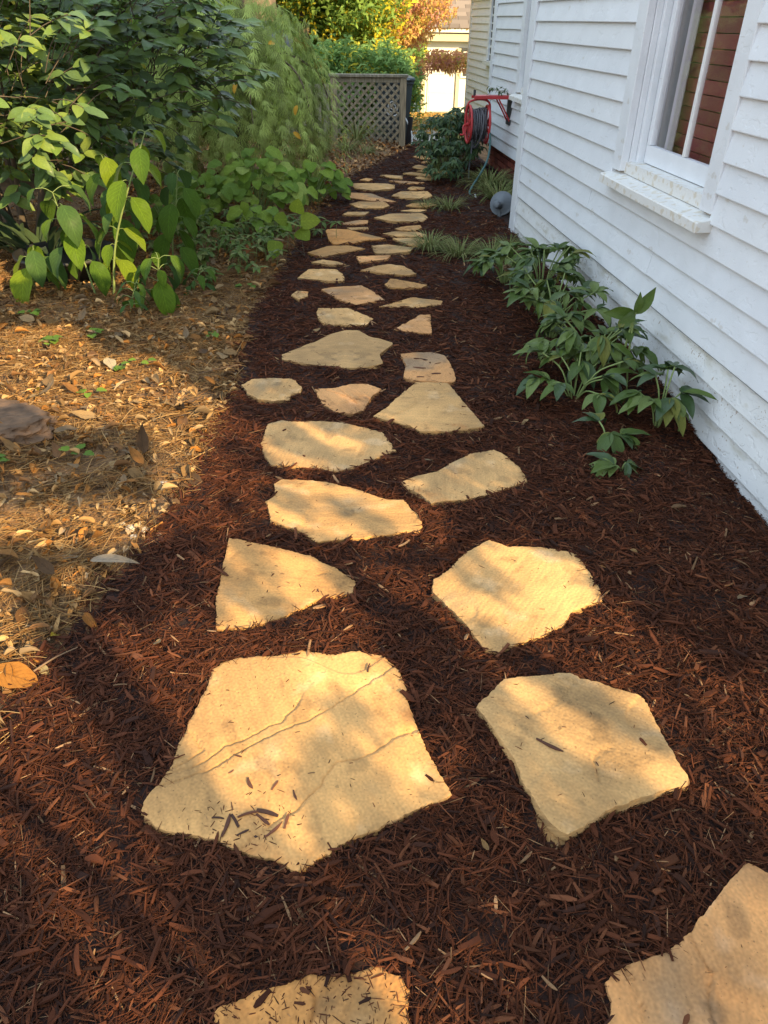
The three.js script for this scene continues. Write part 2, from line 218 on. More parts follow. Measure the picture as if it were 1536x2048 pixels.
function stoneGeo(poly, h, detail, sd, ledges, cracks = []) {
  const pts = []; for (let i = 0; i < poly.length; i += 2) pts.push([poly[i], poly[i + 1]]);
  let cx = 0, cz = 0, area = 0; pts.forEach((a, i) => { const b = pts[(i + 1) % pts.length], k = a[0] * b[1] - b[0] * a[1]; area += k; cx += (a[0] + b[0]) * k; cz += (a[1] + b[1]) * k; }); cx /= 3 * area; cz /= 3 * area;
  let per = 0; const len = pts.map((a, i) => { const b = pts[(i + 1) % pts.length], l = Math.hypot(b[0] - a[0], b[1] - a[1]); per += l; return l; });
  const n = detail[1], rim = [];
  for (let k = 0; k < n; k++) { let t = (k / n) * per, i = 0; while (t > len[i] && i < len.length - 1) t -= len[i++];
    const a = pts[i], b = pts[(i + 1) % pts.length], f = t / len[i]; let x = a[0] + (b[0] - a[0]) * f, z = a[1] + (b[1] - a[1]) * f;
    const dx = x - cx, dz = z - cz, dl = Math.hypot(dx, dz), j = 0.012 * fbm(x * 22 + sd, z * 22, sd, 4) + 0.004 * nz(x * 120, z * 120, sd); rim.push([x + (dx / dl) * j, z + (dz / dl) * j]); }
  const y0 = gh(cx, cz), rings = detail[0], P = [], UV = [], I = [], off = [sd * 0.37, sd * 0.61];
  const tx = 0.012 * nz(sd, 3.3), tz = 0.012 * nz(sd, 9.1);
  const top = (x, z) => { let y = y0 + h + tx * (x - cx) + tz * (z - cz) + 0.005 * fbm(x * 4 + sd, z * 4, sd, 3);
    y -= 0.004 * sm(0.0, 0.03, nz(x * 3.1 + sd, z * 3.1 + sd * 2, 5) - 0.18) * (detail[0] > 12 ? 1 : 0.5);
    if (ledges) for (const e of LEDGES) { const d = sideOf(e.l, x + 0.009 * fbm(x * 28, z * 28, 2, 3), z + 0.012 * fbm(x * 28, z * 28, 7, 3)); if (Math.abs(d) < 0.12) y += e.h * (d > 0 ? Math.exp(-d / 0.035) * -sm(0, 0.003, d) : 0) - 0.0055 * Math.exp(-((d / 0.0032) ** 2)); }
    for (const c of cracks) { let d = 9; for (let i = 1; i < c.length; i++) d = Math.min(d, segDist(x + 0.006 * nz(x * 30, z * 30, 2), z + 0.006 * nz(x * 30, z * 30, 7), c[i - 1], c[i])); y -= 0.006 * Math.exp(-((d / 0.004) ** 2)); }
    return y; };
  const ca = Math.cos(sd * 2.3), sa = Math.sin(sd * 2.3), put = (x, y, z) => { P.push(x - cx, y - y0, z - cz); UV.push((x * ca + z * sa) * 0.8 + off[0], (z * ca - x * sa) * 0.8 + off[1]); };
  put(cx, top(cx, cz), cz);
  for (let r = 1; r <= rings; r++) { const s = r === rings ? 1 : (r / rings) ** 0.9 * 0.988; for (const [x, z] of rim) { const X = cx + (x - cx) * s, Z = cz + (z - cz) * s; put(X, top(X, Z) - (r === rings ? 0.0018 : 0), Z); } }
  const side = [[1, 0.0018], [1.007, 0.008], [0.998, 0.014], [1.012, 0.02], [1.004, 0.032], [1.006, 0.065]];
  for (const [s, d] of side) rim.forEach(([x, z], k) => { const q = s + (d > 0.002 ? 0.009 * nz(k * 0.31, d * 99, sd) : 0), X = cx + (x - cx) * q, Z = cz + (z - cz) * q; P.push(X - cx, top(x, z) - d - y0, Z - cz); UV.push((X + d) * 0.8 + off[0], (Z + d) * 0.8 + off[1]); });
  for (let k = 0; k < n; k++) I.push(0, 1 + ((k + 1) % n), 1 + k);
  for (let r = 0; r < rings - 1 + side.length; r++) if (r !== rings - 1) for (let k = 0; k < n; k++) { const a = 1 + r * n + k, b = 1 + r * n + ((k + 1) % n), c = a + n, d = b + n; I.push(a, b, c, b, d, c); }
  if (area > 0) for (let i = 0; i < I.length; i += 3) [I[i], I[i + 1]] = [I[i + 1], I[i]];
  for (let i = 0; i < I.length; i += 3) [I[i], I[i + 1]] = [I[i + 1], I[i]];
  const g = new THREE.BufferGeometry(); g.setAttribute('position', new THREE.Float32BufferAttribute(P, 3)); g.setAttribute('uv', new THREE.Float32BufferAttribute(UV, 2)); g.setIndex(I); g.computeVertexNormals();
  return [g, [cx, y0, cz], top];
}
const far1 = 'small pale flagstone in the far rows beside the bush under the hose reel', far2 = 'thin tan flagstone between the heart leaved plant and the grassy tufts', far3 = 'tan flagstone level with the hellebores along the white siding';
const STONE_INFO = {
  big: [0, 'largest flagstone, tan with long splitting cracks and bark crumbs near one corner'], front: [4, 'sunken yellow flagstone sprinkled all over with bark crumbs'], upright: [1, 'wide sunlit flagstone without cracks beside the triangular one'],
  right: [2, 'chipped flagstone with a grey stain resting on a thinner slab'], corner: [3, 'large smooth pinkish tan flagstone with a long concave edge'],
  lit5: [0, 'long golden sunlit flagstone with one ragged side'], tri: [5, 'triangular golden flagstone pointing at the wall side'], rust: [2, 'grey tan flagstone with a small rust orange spot'], streak: [2, 'broad flagstone crossed by a narrow streak of sun'],
  trap: [1, 'trapezoid flagstone touching the squarish pitted one'], cracked: [3, 'small fan shaped flagstone with dark cracks across it'], thick: [1, 'small blunt flagstone at the edge of the leaf litter with a visible thick side'], square: [3, 'squarish pinkish flagstone pitted and strewn with bark chips'], wide: [2, 'wide grey tan flagstone like an arrowhead in full shade'],
  smalltri: [3, 'small triangular pinkish flagstone with straight sides'], frag: [1, 'tiny broken stone fragment alone at the edge of the mulch'], a16: [1, 'five sided tan flagstone just beyond the wide arrowhead one'], a17: [0, 'long thin flagstone pointing both ways beyond the small triangular one'], a18: [3, 'pinkish diamond shaped flagstone near the tiny broken fragment'], a19: [5, 'short wedge flagstone next to the pinkish diamond one'], a20: [1, 'pale rounded flagstone at the mulch edge before the lime seedling'], a21: [0, 'lens shaped flagstone beside the grassy tufts with a curved far edge'], a22: [2, 'sliver of flagstone behind the pale rounded one'], a23: [3, 'narrow oblong pinkish flagstone between two bigger stones'], a24: [5, 'long pointed grey tan flagstone just before the orange wedge'], a25: [1, 'blunt pale flagstone beside the tuft that covers a stone'], a28: [1, 'flagstone with its edge covered by a grassy tuft'], a32: [2, 'rough pitted broad flagstone level with the grey gas regulator'],
  orange: [4, 'warm orange wedge shaped flagstone near the bright seedling'] };
const stoneTop = {};
Object.entries(STONES).forEach(([k, [h, poly]], i) => {
  if (k === 'rightlow') return;
  const z = poly.filter((_, q) => q % 2).reduce((a, b) => a + b) / (poly.length / 2);
  const det = k === 'big' ? [150, 560] : z > -3.6 ? [26, 200] : z > -6 ? [9, 90] : [5, 56];
  const cracks = { right: [[[0.55, -1.32], [0.63, -1.36], [0.72, -1.44]], [[0.66, -1.10], [0.67, -1.17], [0.72, -1.2]]], cracked: [[[0.05, -3.5], [0.14, -3.42], [0.2, -3.38], [0.27, -3.36]], [[0.12, -3.5], [0.2, -3.33]]], tri: [[[-0.02, -1.99], [0.02, -2.0], [0.09, -1.96]]], front: [[[-0.06, -0.6], [-0.05, -0.68], [-0.07, -0.72]]], corner: [[[0.55, -0.52], [0.58, -0.6], [0.57, -0.7]], [[0.7, -0.5], [0.71, -0.6], [0.74, -0.66], [0.73, -0.75]]], lit5: [[[-0.17, -2.35], [-0.1, -2.3], [-0.04, -2.27]]] }[k];
  const [g, c, top] = stoneGeo(poly, h, det, i * 1.73 + 0.4, k === 'big', cracks);
  stoneTop[k] = top;
  const info = STONE_INFO[k] || [i % 6 === 4 ? 1 : [1, 5, 3, 1, 2, 0][i % 6], z < -8.3 ? far1 : z < -5.9 ? far2 : far3];
  if (k === 'right') {
    const t = thing('flagstone', info[1], 'flagstone', c, 0, 'flagstones of the stepping stone path');
    part('top_slab', g, stoneMats[info[0]], t);
    const [g2, c2] = stoneGeo(STONES.rightlow[1], 0.016, [10, 120], 77.7, false);
    const lo = part('lower_slab', g2, stoneMats[0], t); lo.position.set(c2[0] - c[0], c2[1] - c[1], c2[2] - c[2]);
  } else { const m = solo('flagstone', g, stoneMats[info[0]], info[1], 'flagstone', 'flagstones of the stepping stone path'); m.position.set(...c); }
});
const stonePolys = Object.values(STONES).map(([, p]) => { let cx = 0, cz = 0; for (let i = 0; i < p.length; i += 2) { cx += p[i]; cz += p[i + 1]; } cx /= p.length / 2; cz /= p.length / 2; let r = 0; for (let i = 0; i < p.length; i += 2) r = Math.max(r, Math.hypot(p[i] - cx, p[i + 1] - cz)); const s = p.map((v, i) => (i % 2 ? cz + (v - cz) * 0.995 : cx + (v - cx) * 0.995)); return { cx, cz, r, s }; });
const onStone = (x, z) => stonePolys.some((q) => Math.abs(x - q.cx) < q.r && Math.abs(z - q.cz) < q.r && inPoly(q.s, x, z));

// ---------------------------------------------------------------- mulch chips
function chipGeo(k) {                                               // a torn splinter of bark: bent, tapered, uneven
  setSeed(900 + k); const n = 4, P = [], I = [], w0 = rr(0.5, 1), bend = rr(-0.14, 0.14), twist = rr(-0.6, 0.6), lift = rr(-0.1, 0.16);
  for (let i = 0; i <= n; i++) { const t = i / n, w = 0.5 * w0 * (i === 0 ? rr(0.35, 1.1) : i === n ? rr(0.1, 0.8) : rr(0.6, 1.2)), th = (i === 0 || i === n ? 0.55 : 1) * rr(0.7, 1.1) * 0.5, a = twist * (t - 0.5), cx = bend * Math.sin(t * Math.PI), cy = lift * Math.sin(t * Math.PI);
    for (const [u, v] of [[-1, -0.6], [1, -1], [0.8, 0.8], [-0.9, 1]]) { const X = u * w, Y = v * th; P.push(cx * 3 + X * Math.cos(a) - Y * Math.sin(a) * 0.4, cy * 3 + X * Math.sin(a) * 1.2 + Y, t - 0.5); } }
  for (let i = 0; i < n; i++) for (let j = 0; j < 4; j++) { const a = i * 4 + j, b = i * 4 + ((j + 1) % 4); I.push(a, a + 4, b, b, a + 4, b + 4); }
  I.push(0, 1, 2, 0, 2, 3); const e = n * 4; I.push(e, e + 2, e + 1, e, e + 3, e + 2);
  let g = new THREE.BufferGeometry(); g.setAttribute('position', new THREE.Float32BufferAttribute(P, 3)); g.setIndex(I); g = g.toNonIndexed(); g.computeVertexNormals(); return g;
}
const chipGeos = [0, 1, 2, 3, 4, 5].map(chipGeo);
M.chip = new THREE.MeshPhysicalMaterial({ color: 0xffffff, roughness: 0.85, specularIntensity: 0.35 });
const chipItems = chipGeos.map(() => []);
function chipColor() { const k = R(), b = rr(0.4, 1.2); if (k < 0.7) return col(0.088 * b, 0.027 * b, 0.0115 * b); if (k < 0.86) return col(0.042 * b, 0.016 * b, 0.0095 * b); if (k < 0.98) return col(0.14 * b, 0.05 * b, 0.022 * b); return col(0.30 * b, 0.17 * b, 0.085 * b); }
function chipAt(x, z, big, y) {
  const L = big * Math.exp(rr(-0.9, 0.75)) * 0.032, w = clamp(L * rr(0.05, 0.22), 0.0015, 0.011), th = w * rr(0.25, 0.6);
  if (R() < 0.36) { const f = { p: V(x, y + 0.002, z), q: new THREE.Quaternion().setFromEuler(new THREE.Euler(rr(-0.25, 0.25), rr(0, 6.28), rr(-1, 1), 'YXZ')), s: V(rr(0.0012, 0.0024), rr(0.0008, 0.0016), big * rr(0.03, 0.085)), c: chipColor() }; return f; }
  if (R() < 0.018) { const w2 = rr(0.01, 0.02) * Math.sqrt(big); return { p: V(x, y + 0.003, z), q: new THREE.Quaternion().setFromEuler(new THREE.Euler(rr(-0.3, 0.3), rr(0, 6.28), rr(-0.3, 0.3), 'YXZ')), s: V(w2, w2 * 0.35, w2 * rr(1.8, 4)), c: chipColor() }; }
  const a = rr(0, Math.PI * 2), q = new THREE.Quaternion().setFromEuler(new THREE.Euler(rr(-0.38, 0.38), a, rr(-0.7, 0.7), 'YXZ'));
  return { p: V(x, y, z), q, s: V(w, th, L), c: chipColor() };
}
setSeed(41);
function chips(x0, x1, z0, z1, dens, big) {
  const n = Math.round((x1 - x0) * (z0 - z1) * dens);
  for (let i = 0; i < n; i++) { const x = rr(x0, x1), z = rr(z1, z0); const b = z < 1 && z > -12.6 ? borderX(z) : -0.8; const fray = x - b;
    if (fray < -0.12 + 0.1 * nz(x * 8, z * 8, 1) || (fray < 0.06 && R() > sm(-0.12, 0.08, fray))) continue; if (x > (z > -6.9 ? 1.82 : 2.34)) continue; if (onStone(x, z)) continue;
    const cl = nz(x * 7, z * 7, 15); if (cl < -0.25 && R() < 0.3) continue; chipItems[i % 6].push(chipAt(x, z, big * (1 + 0.35 * cl), bedH(x, z) + 0.002 + R() ** 2 * (0.014 + 0.012 * Math.max(0, cl)))); }
}
chips(-1.0, 1.83, 0.2, -1.7, 19000, 1.0); chips(-0.9, 1.83, -1.7, -3.3, 14000, 1.05); chips(-0.6, 1.83, -3.3, -5.2, 8000, 1.15); chips(-0.55, 1.83, -5.2, -7.5, 4200, 1.3); chips(-0.2, 2.35, -7.5, -12.5, 1800, 1.7);
const mulch = new THREE.Group(); mulch.name = 'mulch_chips'; mulch.userData = { label: 'shredded red brown bark mulch between the flagstones', category: 'mulch', kind: 'stuff' }; scene.add(mulch);
chipItems.forEach((it, k) => instanced('bark_chips', chipGeos[k], M.chip, it, mulch, true));

// loose chips lying on the stones, one by one
const looseMats = [col(0.085, 0.03, 0.015), col(0.05, 0.02, 0.012), col(0.14, 0.05, 0.024)].map((c) => new THREE.MeshStandardMaterial({ color: c, roughness: 0.85 }));
function looseChip(k, x, z, L, a, label) { const m = solo('bark_chip', chipGeos[Math.floor(R() * 6)], pick(looseMats), label, 'bark chip', 'loose bark chips lying on the flagstones'); const w = clamp(L * rr(0.14, 0.28), 0.003, 0.012); m.scale.set(w, w * 0.4, L); m.position.set(x, stoneTop[k](x, z) + w * 0.22, z); m.rotation.set(0, a, rr(-0.1, 0.1)); }
setSeed(77);
{ const P = [[-0.235, -1.255, 0.02, 1.2], [-0.25, -1.21, 0.016, 2.2], [-0.2, -1.17, 0.035, 0.4], [-0.14, -1.16, 0.03, 2.6], [-0.09, -1.13, 0.03, 0.3], [-0.24, -1.11, 0.024, 0.2], [-0.25, -1.06, 0.06, 2.9], [-0.23, -1.07, 0.04, 0.5], [-0.2, -1.085, 0.05, 1.8], [-0.155, -1.085, 0.055, 1.2], [-0.165, -1.07, 0.045, 0.8], [-0.14, -1.04, 0.05, 2.3], [-0.11, -1.06, 0.04, 2.9], [-0.27, -1.08, 0.03, 1.4], [-0.21, -1.04, 0.03, 2.0], [-0.18, -1.03, 0.035, 0.9], [0.12, -1.54, 0.035, 2.9], [-0.05, -1.19, 0.018, 1.6], [-0.19, -1.10, 0.02, 0.6]];
  for (const p of P) looseChip('big', ...p, 'loose bark chip lying on the largest cracked flagstone');
  for (const p of [[0.565, -1.215, 0.075, 0.9], [0.55, -1.235, 0.02, 2], [0.62, -1.27, 0.012, 1.4], [0.67, -1.15, 0.014, 0.2], [0.53, -1.31, 0.012, 0.6]]) looseChip('right', ...p, 'loose bark chip lying on the chipped grey stained flagstone');
  for (const p of [[0.56, -3.74, 0.07, 1.3], [0.64, -3.66, 0.05, 1.6], [0.6, -3.86, 0.05, 1.0], [0.67, -3.8, 0.04, 2], [0.55, -3.62, 0.04, 1.5]]) looseChip('square', ...p, 'loose bark chip lying on the squarish pitted flagstone');
  for (const p of [[-0.12, -1.95, 0.015, 0.8], [-0.08, -1.93, 0.02, 0.3], [-0.15, -1.93, 0.012, 2], [-0.02, -1.9, 0.02, 0.3], [-0.14, -2.0, 0.016, 1.4]]) looseChip('tri', ...p, 'loose bark chip lying on the triangular sunlit flagstone');
}
{ const it = []; const add = (k, n, sp, L) => { const P = STONES[k][1]; let x0 = 9, x1 = -9, z0 = 9, z1 = -9; for (let i = 0; i < P.length; i += 2) { x0 = Math.min(x0, P[i]); x1 = Math.max(x1, P[i]); z0 = Math.min(z0, P[i + 1]); z1 = Math.max(z1, P[i + 1]); }
    for (let i = 0; i < n; i++) { const x = rr(x0, x1), z = rr(z0, z1); if (!inPoly(P, x, z) || (sp && !sp(x, z))) continue; const c = chipAt(x, z, L, 0); c.q.setFromEuler(new THREE.Euler(0, rr(0, 6.3), 0)); c.p.y = stoneTop[k](x, z) + c.s.y * 0.3; it.push(c); } };
  add('front', 420, null, 0.2); add('front', 160, (x, z) => nz(x * 14, z * 14, 3) > 0, 0.45); add('big', 1500, (x, z) => Math.hypot(x + 0.2, z + 1.06) < 0.13 * R() + 0.02, 0.26); add('big', 60, null, 0.2);
  for (const k of Object.keys(STONES)) if (!['front', 'big', 'rightlow'].includes(k) && stoneTop[k]) add(k, 26, null, 0.3);
  const g = new THREE.Group(); g.name = 'bark_crumbs'; g.userData = { label: 'fine bark crumbs scattered over the flagstones', category: 'mulch', kind: 'stuff' }; scene.add(g); instanced('bark_chips', chipGeos[2], M.chip, it, g, true); }

// ---------------------------------------------------------------- house
const paintTex = dataTex(1024, (u, v) => {
  const d = fbm(u * 6, v * 6, 3, 4), f = nz(u * 220, v * 220, 8), flake = sm(0.33, 0.42, fbm(u * 13, v * 13, 14, 4)) * 0.5, scr = sm(0.55, 0.7, nz(u * 14, v * 160, 21)) * sm(0.2, 0.4, nz(u * 5, v * 5, 2)) * 0.5;
  const k = 1 + 0.05 * d + 0.02 * f; return [(226 - 26 * flake - 30 * scr) * k, (229 - 34 * flake - 36 * scr) * k, (233 - 46 * flake - 42 * scr) * k]; });
const paintBump = dataTex(1024, (u, v) => { const flake = sm(0.16, 0.2, fbm(u * 20, v * 20, 14, 4)) * 0.5, cr = Math.abs(fbm(u * 26, v * 26, 33, 3)) < 0.012 && fbm(u * 4, v * 4, 50, 2) > 0.05 ? 0.4 : 0, s = 0.55 + 0.05 * nz(u * 12, v * 90, 3) + 0.10 * fbm(u * 12, v * 12, 7, 4) - flake - cr; return [255 * s, 255 * s, 255 * s]; }, false);
M.siding = [0, 1, 2].map((i) => new THREE.MeshStandardMaterial({ map: paintTex, bumpMap: paintBump, bumpScale: 0.0018, color: col(...[[1, 1, 1], [0.96, 0.965, 0.97], [0.985, 0.98, 0.97]][i]), roughness: 0.55 }));
M.trim = new THREE.MeshStandardMaterial({ map: paintTex, bumpMap: paintBump, bumpScale: 0.0015, roughness: 0.5 });
const splashTex = dataTex(1024, (u, v) => { const d = fbm(u * 6, v * 6, 3, 4), sp = sm(0.42, 0.55, nz(u * 90, v * 90, 5)) * sm(-0.1, 0.3, fbm(u * 5, v * 5, 61, 3)), smear = sm(0.08, 0.45, fbm(u * 5, v * 13, 27, 5)), scr = sm(0.55, 0.66, nz(u * 50, v * 24, 21)), k = 1 + 0.05 * d; return [(226 - 70 * sp - 26 * smear - 40 * scr) * k, (227 - 86 * sp - 30 * smear - 52 * scr) * k, (226 - 100 * sp - 40 * smear - 62 * scr) * k]; });
M.splash = new THREE.MeshStandardMaterial({ map: splashTex, bumpMap: paintBump, bumpScale: 0.003, roughness: 0.65 });
const sillTex = dataTex(256, (u, v) => { const p = 0.6 * sm(0.1, 0.22, fbm(u * 22, v * 22, 3, 5)), k = 1 + 0.03 * nz(u * 90, v * 90, 2); return [(222 - 22 * p) * k, (221 - 34 * p) * k, (217 - 54 * p) * k]; });
M.sill = new THREE.MeshStandardMaterial({ map: sillTex, roughness: 0.75 });
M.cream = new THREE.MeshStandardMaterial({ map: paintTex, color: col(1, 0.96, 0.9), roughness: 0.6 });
M.glass = new THREE.MeshPhysicalMaterial({ color: 0xffffff, transmission: 1, thickness: 0, roughness: 0.02, ior: 1.5 });
M.plaster = new THREE.MeshStandardMaterial({ color: col(0.42, 0.36, 0.3), roughness: 1 });
M.mortar = new THREE.MeshStandardMaterial({ color: col(0.36, 0.33, 0.29), roughness: 1 });
const house = thing('house', 'white clapboard house with peeling paint and brick base along the path', 'house', [0, 0, 0]);
// clapboards: a wedge, thick at its lower edge, slightly wavy
function clap(x, y, z0, z1, sd, exposure = 0.127) {
  const n = Math.max(2, Math.round(Math.abs(z1 - z0) / 0.35)), P = [], UV = [], I = [], T = 0.027, hgt = exposure + 0.022, ou = sd * 0.173, ov = sd * 0.419;
  for (let i = 0; i <= n; i++) { const z = z0 + ((z1 - z0) * i) / n, w = 0.0025 * nz(z * 1.3, sd * 3.1, 4), wx = 0.002 * nz(z * 0.9, sd * 2.3, 9);
    for (const [dx, dy] of [[0, 0], [-T, 0], [-T - 0.001, 0.004], [-0.004, hgt], [0, hgt]]) { P.push(x + dx + wx, y + dy + w, z); UV.push(z * 0.9 + ou, (dy + dx) * 0.9 + ov); } }
  for (let i = 0; i < n; i++) for (let j = 0; j < 4; j++) { const a = i * 5 + j; I.push(a, a + 5, a + 1, a + 1, a + 5, a + 6); }
  I.push(0, 1, 2, 0, 2, 3, 0, 3, 4); const e = n * 5; I.push(e, e + 2, e + 1, e, e + 3, e + 2, e, e + 4, e + 3);
  let g = new THREE.BufferGeometry(); g.setAttribute('position', new THREE.Float32BufferAttribute(P, 3)); g.setAttribute('uv', new THREE.Float32BufferAttribute(UV, 2)); g.setIndex(I); g = g.toNonIndexed(); g.computeVertexNormals(); return g;
}
const X1 = 1.83, X2 = 2.36, X3 = 3.5, TOP = 5.6, TOP2 = 3.2, TOP3 = 2.06, NEAR = -1.5;
function sheath(name, pieces) { return part(name, mergeGeometries(pieces.map((g) => uvBox(g))), M.plaster, house); }
// near block, with its window opening
const W1 = { z0: -4.55, z1: -3.49, y0: 0.86, y1: 2.45 };
const wall1 = sheath('wall', [span(X1 + 0.002, X1 + 0.2, -0.3, TOP, NEAR, W1.z1), span(X1 + 0.002, X1 + 0.2, -0.3, TOP, W1.z0, -6.9), span(X1 + 0.002, X1 + 0.2, -0.3, W1.y0, W1.z0, W1.z1), span(X1 + 0.002, X1 + 0.2, W1.y1, TOP, W1.z0, W1.z1)]);
let bi = 0;
for (let k = -2; k * 0.1267 - 0.036 < TOP - 0.1; k++) { const y = -0.036 + 0.1267 * k, m = k < 3 ? M.splash : M.siding[(bi * 7) % 3]; bi++;
  if (y + 0.1267 > W1.y0 + 0.02 && y < W1.y1 + 0.12) { part('clapboard', clap(X1, y, -6.74, -4.66, bi), m, wall1); part('clapboard', clap(X1, y, -3.38, NEAR, bi + 50), M.siding[(bi * 5) % 3], wall1); }
  else if (bi % 3) { const s = -2.2 - 2.9 * ((bi * 0.37) % 1); part('clapboard', clap(X1, y, -6.74, s, bi), m, wall1); part('clapboard', clap(X1, y, s + 0.0015, NEAR, bi + 90), m, wall1); }
  else part('clapboard', clap(X1, y, -6.74, NEAR, bi), m, wall1); }
part('corner_board', uvBox(bevel(X1 - 0.034, X1 + 0.1, -0.1, TOP, -6.9, -6.745, 0.004)), M.trim, house);
part('corner_board', uvBox(bevel(X1 - 0.028, X1 + 0.1, -0.1, TOP, NEAR + 0.005, NEAR + 0.1, 0.004)), M.trim, house);
sheath('wall', [span(X1 + 0.2, 8, -0.3, TOP, NEAR, NEAR - 0.2), span(7.8, 8, -0.3, TOP, NEAR - 0.2, -6.9), span(X1 + 0.2, 8, -0.3, TOP, -6.7, -6.9)]);
{ const endWall = part('wall', span(X1 + 0.101, 8, TOP - 0.12, TOP - 0.02, NEAR + 0.001, NEAR + 0.02), M.trim, house); for (let k = -1; k * 0.1267 - 0.036 < TOP - 0.25; k++) part('clapboard', clap(-NEAR, -0.036 + 0.1267 * k, X1 + 0.102, 8, k + 400).rotateY(Math.PI / 2), k < 3 ? M.splash : M.siding[(k + 3) % 3], endWall); }
part('floor', span(X1 + 0.2, 7.8, -0.25, 0.15, NEAR - 0.2, -6.7), M.plaster, house); part('ceiling', span(X1 + 0.2, 7.8, 2.75, 2.9, NEAR - 0.2, -6.7), M.plaster, house);
M.roof = new THREE.MeshStandardMaterial({ map: dataTex(256, (u, v) => { const k = 1 + 0.35 * fbm(u * 30, v * 8, 3, 4) - ((v * 12) % 1 < 0.07 ? 0.35 : 0); return [118 * k, 104 * k, 92 * k]; }), roughness: 1 });
function gable(x0, x1, z0, z1, y, rise) { const s = new THREE.Shape(); s.moveTo(x0 - 0.14, y); s.lineTo(x1 + 0.14, y); s.lineTo((x0 + x1) / 2, y + rise); s.closePath(); const g = new THREE.ExtrudeGeometry(s, { depth: Math.abs(z1 - z0), bevelEnabled: false }); g.translate(0, 0, Math.min(z0, z1)); return g; }
part('roof', gable(X1, 8, NEAR + 0.12, -7.0, TOP + 0.004, 1.9), M.roof, house);
// sash window of the near block
function windowAt(X, z0, z1, y0, y1, rich) {                        // z0 far edge, z1 near edge of the opening
  const w = part('window', uvBox(bevel(X - 0.026, X + 0.02, y0 + 0.03, y1 + 0.12, z0 - 0.12, z0 + 0.012)), M.trim, house);
  const add = (n, g, m) => part(n, uvBox(g), m, w);
  add('casing', bevel(X - 0.026, X + 0.02, y0 + 0.03, y1 + 0.12, z1 - 0.012, z1 + 0.11), M.trim);
  add('casing', bevel(X - 0.026, X + 0.02, y1, y1 + 0.12, z0 + 0.013, z1 - 0.013), M.trim);
  for (const [d0, d1, t] of [[0.0, 0.035, 0.02], [0.035, 0.075, 0.045], [0.075, 0.13, 0.062]]) { add('jamb', bevel(X + d0 + 0.021, X + d1 + 0.021, y0 + 0.05, y1, z0 + 0.001, z0 + t), M.trim); add('jamb', bevel(X + d0 + 0.021, X + d1 + 0.021, y0 + 0.05, y1, z1 - t, z1 - 0.001), M.trim); }
  const a = z0 + 0.063, b = z1 - 0.063, gx = X + 0.105;
  add('sash_rail', bevel(gx - 0.018, gx + 0.018, y0 + 0.085, y0 + 0.175, a, b), M.trim);
  add('sash_rail', bevel(gx - 0.018, gx + 0.018, y1 - 0.08, y1 - 0.005, a, b), M.trim);
  add('sash_stile', bevel(gx - 0.018, gx + 0.018, y0 + 0.176, y1 - 0.081, a, a + 0.045), M.trim); add('sash_stile', bevel(gx - 0.018, gx + 0.018, y0 + 0.176, y1 - 0.081, b - 0.045, b), M.trim);
  const c = (a + b) / 2;
  add('muntin', bevel(gx - 0.014, gx + 0.012, y0 + 0.176, y1 - 0.081, c - 0.015, c + 0.015), M.cream);
  add('pane', span(gx - 0.002, gx + 0.001, y0 + 0.17, y1 - 0.075, a + 0.04, c - 0.0145), M.glass); add('pane', span(gx - 0.002, gx + 0.001, y0 + 0.17, y1 - 0.075, c + 0.0145, b - 0.04), M.glass);
  add('sill', bevel(X + 0.005, X + 0.16, y0 + 0.02, y0 + 0.08, z0 + 0.002, z1 - 0.002), M.sill);
  const s = new THREE.Shape(); s.moveTo(-0.085, 0); s.lineTo(0.02, 0.0); s.lineTo(0.02, 0.06); s.lineTo(-0.08, 0.042); s.lineTo(-0.085, 0.037); s.closePath();
  const sg = new THREE.ExtrudeGeometry(s, { depth: z1 - z0 + 0.25, bevelEnabled: true, bevelSize: 0.003, bevelThickness: 0.003, bevelSegments: 1, steps: 20 }); sg.translate(X, y0 - 0.045, z0 - 0.125);
  { const p = sg.attributes.position; for (let i = 0; i < p.count; i++) { const q = 0.0015 * nz(p.getZ(i) * 14, p.getY(i) * 30, 5); p.setX(i, p.getX(i) + q); p.setY(i, p.getY(i) + 0.6 * q); } sg.computeVertexNormals(); }
  add('sill', sg, M.sill);
  return { w, add, gx, a, b, c };
}
const w1 = windowAt(X1, W1.z0, W1.z1, W1.y0, W1.y1);
M.slat = [0.85, 1, 1.15].map((k) => new THREE.MeshStandardMaterial({ color: col(0.2 * k, 0.032 * k, 0.038 * k), roughness: 0.5 }));
M.curtain = new THREE.MeshPhysicalMaterial({ color: col(0.62, 0.58, 0.62), roughness: 1, transmission: 0.4, thickness: 0 });
for (let y = W1.y0 + 0.12, i = 0; y < W1.y1; y += 0.066, i++) part('stand_in_slat', bevel(w1.gx + 0.10, w1.gx + 0.112, y, y + 0.061, W1.z0 + 0.05, W1.z1 - 0.05, 0.003), M.slat[i % 3], w1.w);  // added red slats stand in for a partly reflected view in the panes
{ const g = new THREE.PlaneGeometry(0.12, W1.y1 - W1.y0 - 0.1, 24, 1), p = g.attributes.position; for (let i = 0; i < p.count; i++) p.setZ(i, 0.008 * Math.sin(p.getX(i) * 130)); g.rotateY(-Math.PI / 2); g.translate(w1.gx + 0.06, (W1.y0 + W1.y1) / 2 + 0.05, w1.a + 0.12); g.computeVertexNormals(); part('curtain', g, M.curtain, w1.w); }
